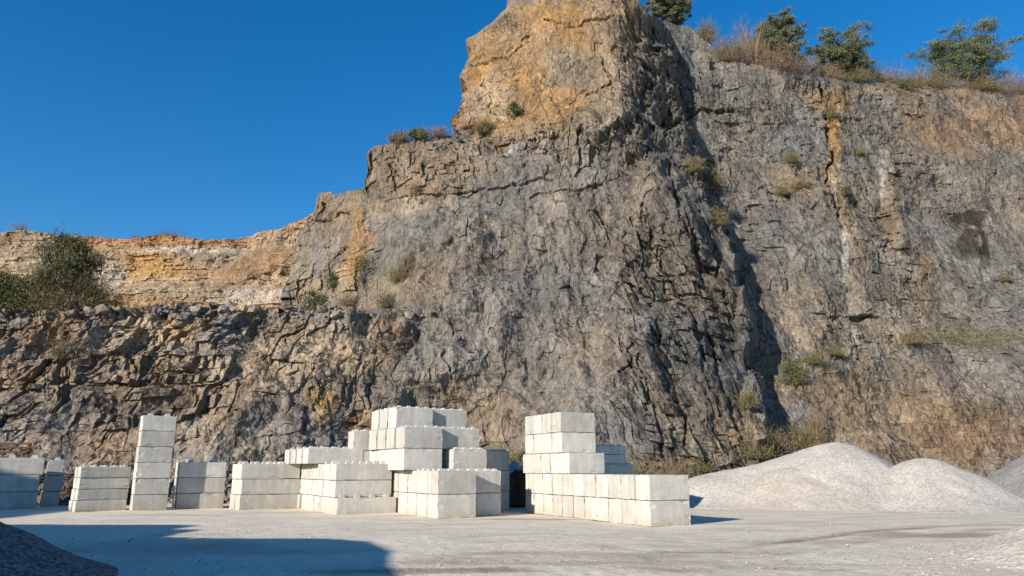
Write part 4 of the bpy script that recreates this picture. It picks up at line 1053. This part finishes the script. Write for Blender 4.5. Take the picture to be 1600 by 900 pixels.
# shrubs on the ground behind the blocks
for i, (x, Y, w, hg, m_, kd, lb_) in enumerate([
        (990, 41.5, 2.6, 2.5, M_BROOM, 'twig', 'dark olive shrub just right of the shaded thin blocks'),
        (1035, 42, 3.2, 2.4, M_DRY, 'twig', 'brown dry shrub in the thicket behind the long wall, middle one'),
        (1062, 41.2, 2.6, 2.7, M_DRY, 'bare', 'bare reddish brown shrub in the thicket behind the long wall'),
        (1090, 42, 2.2, 1.9, M_BROOM, 'twig', 'olive shrub at the right end of the thicket behind the long wall'),
        (797, 43, 2.2, 3.3, M_BROOM, 'twig', 'tall olive shrub behind the rusty skip in the gap'),
        (150, 41, 3.4, 1.7, M_DRY, 'twig', 'low dry shrub behind the thin-block stack on the left'),
        (190, 41, 2.6, 1.9, M_DRY, 'twig', 'low dry shrub just left of the tall tower')]):
    p = P(x, 733, Y); p[2] = 0
    shrub('yard_shrub', lb_, p, w, hg, m_, kd, 300 + i, 'shrubs on the yard behind the blocks', 1.2)
# bench plants at the left
pine('young green conifer standing on the left bench above the brush', on_top(88, 2.2, -.6), 7.4, 6.3, 27, .0, True, 'conifers on the left bench', 'conifer', M_CONIFER, .85)
pine('dark conifer cut by the left picture edge on the bench', on_top(-8, 2.6, -.2), 4.4, 3.4, 22, 0, True, 'conifers on the left bench', 'conifer', M_CONIFER, .85)
for i, (x, bk, w, hg, m_, kd, lb_) in enumerate([
        (122, .8, 3.4, 2.4, M_BROOM, 'twig', 'loose olive broom on the bench right of the conifer, before the low broom'),
        (88, .5, 3.6, 2.4, M_DRY, 'twig', 'brownish broom on the rim directly under the young conifer'),
        (62, 1.0, 4.2, 3.0, M_BROOM, 'twig', 'olive broom thicket in front of the young conifer'),
        (108, .9, 3.6, 2.7, M_BROOM, 'twig', 'olive broom thicket at the right foot of the young conifer'),
        (30, .8, 3.4, 2.4, M_GREENBUSH, 'leafy', 'dark green bush between the two conifers on the bench'),
        (-20, .9, 3.4, 3.0, M_GREENBUSH, 'leafy', 'dark green bush at the left edge of the bench'),
        (136, 1.4, 2.6, 1.9, M_BROOM, 'twig', 'low broom at the right end of the bench thicket'),
        (222, 5.0, 2.6, 1.1, M_BROOM, 'twig', 'straw tuft on the bench right of the thicket'),
        (240, 5.0, 2.4, 1.0, M_DRY, 'twig', 'dry brown tuft on the bench beside the straw tuft'),
        (305, 5.0, 1.8, .9, M_BROOM, 'twig', 'small lone tuft in the middle of the bench')]):
    shrub('bench_shrub', lb_, on_top(x, bk, .0), w, hg, m_, kd, 400 + i, 'shrubs on the left bench', 1.3)
# thin plants on the far rim
for i, (x, w, hg, lb_) in enumerate([(22, 5, 3.2, 'thin bare tree on the far tan rim at the left'), (208, 3, 1.2, 'tiny bush on the far tan rim'), (265, 7, 1.3, 'low hump of brush on the far tan rim, in the middle')]):
    j = int(np.searchsorted(FU, x)); p = FF[0, j] + np.array([0, 1.5, -.2])
    shrub('rim_shrub', lb_, p, w, hg, M_BROOM if i else M_GREYTW, 'bare' if i == 0 else 'twig', 500 + i, 'plants on the far rim', .8)
# mossy grass on the ledges of the right wall
rs = np.random.RandomState(77); C = []
for k in range(5200):
    x = rs.uniform(1400, 1650); y = 532 + 14 * rs.normal() * .7 + 6 * math.sin(x / 30)
    if float(fbm(np.array([x / 35]), np.array([y / 12]), 88, 3)[0]) < -.05: continue
    C.append(surf(x, y) + np.array([0, -.03, .02]) + rs.normal(size=3) * .05)
v, f = leaves_np(np.array(C), .2, rs, 1.4, .3)
tag(link('ledge_grass', mesh_np('ledge_grass', v, quads=f), M_MOSS), 'mossy grass along the ledge low on the right wall', 'grass', kind='stuff')

# ------------------------------------------------------------------ unseen building, added and shaped to cast the shade over the left yard
wb = empty('shade_building', (-22, 4, 0))
tag(wb, 'unseen steel clad building shaped to cast shade on the left of the yard', 'building')
def clad(name, x0, x1, y0, y1, z0, z1, mat, pitch=.35):
    bm = bmesh.new()
    xs = [(x0, y0), (x1, y0), (x1, y1), (x0, y1)]
    ring = []
    for (ax, ay), (bx_, by_) in zip(xs, xs[1:] + xs[:1]):
        n = max(4, int(math.hypot(bx_ - ax, by_ - ay) / pitch)); nx, ny = (by_ - ay), -(bx_ - ax); l = math.hypot(nx, ny)
        for k in range(n):
            o_ = .03 if k % 2 else 0
            ring.append((ax + (bx_ - ax) * k / n + nx / l * o_, ay + (by_ - ay) * k / n + ny / l * o_))
    lo = [bm.verts.new((x, y, z0)) for x, y in ring]; hi = [bm.verts.new((x, y, z1)) for x, y in ring]
    for k in range(len(ring)):
        j = (k + 1) % len(ring); bm.faces.new((lo[k], lo[j], hi[j], hi[k]))
    return link(name, bm_mesh(name, bm), mat, wb)
def clad_poly(name, pts, z1, mat, roof_mat):
    bm = bmesh.new()
    lo = [bm.verts.new((x, y, 0)) for x, y in pts]; hi = [bm.verts.new((x, y, z1)) for x, y in pts]
    for k in range(len(pts)):
        j_ = (k + 1) % len(pts); bm.faces.new((lo[k], lo[j_], hi[j_], hi[k]))
    link(name, bm_mesh(name, bm), mat, wb)
    bm = bmesh.new(); cx_ = sum(p[0] for p in pts) / len(pts); cy_ = sum(p[1] for p in pts) / len(pts)
    up = [[bm.verts.new((cx_ + (x - cx_) * 1.01, cy_ + (y - cy_) * 1.01, z)) for x, y in pts] for z in (z1 + .003, z1 + .13)]
    bm.faces.new(up[0][::-1]); bm.faces.new(up[1])
    for k in range(len(pts)):
        j_ = (k + 1) % len(pts); bm.faces.new((up[0][k], up[0][j_], up[1][j_], up[1][k]))
    link('roof', bm_mesh('roof', bm), roof_mat, wb)
clad_poly('wall', [(3.52, -22), (8.5, -22), (10.6, -10), (9.7, -2.6), (9.25, -.9), (9.05, 1.0), (8.1, 3.3), (6.6, 4.2), (3.52, 4.3)], 6.0, M_CLAD, M_ROOF)  # footprint shaped so its shadow ends in a rounded edge
clad_poly('shade_annex', [(-.36, 3), (1.5, 3), (1.5, 6.3), (-.36, 6.3)], 6.5, M_CLAD, M_ROOF)  # added stub that fills the step in the cast shadow
clad('wall', -12, -.4, -20, 7.0, 0, 7.0, M_CLAD)
clad('tower', -40, -19.3, -10, 8.0, 0, 13.0, M_CLAD)  # added height that puts the leftmost blocks in shade
boxes('roof', [((-6.2, -6.5, 7.06), (12.0, 27.4, .12))], M_ROOF, wb)
boxes('roof', [((-29.6, -1, 13.06), (21.0, 18.4, .12))], M_ROOF, wb)
boxes('shade_link_wall', [((1.53, -7.9, 3.0), (3.84, 25.4, 6.05))], M_CLAD, wb)  # added to close the lit gap between the two shadows
boxes('door', [((-5, 7.08, 1.9), (4, .08, 3.8))], M_ROOF, wb)
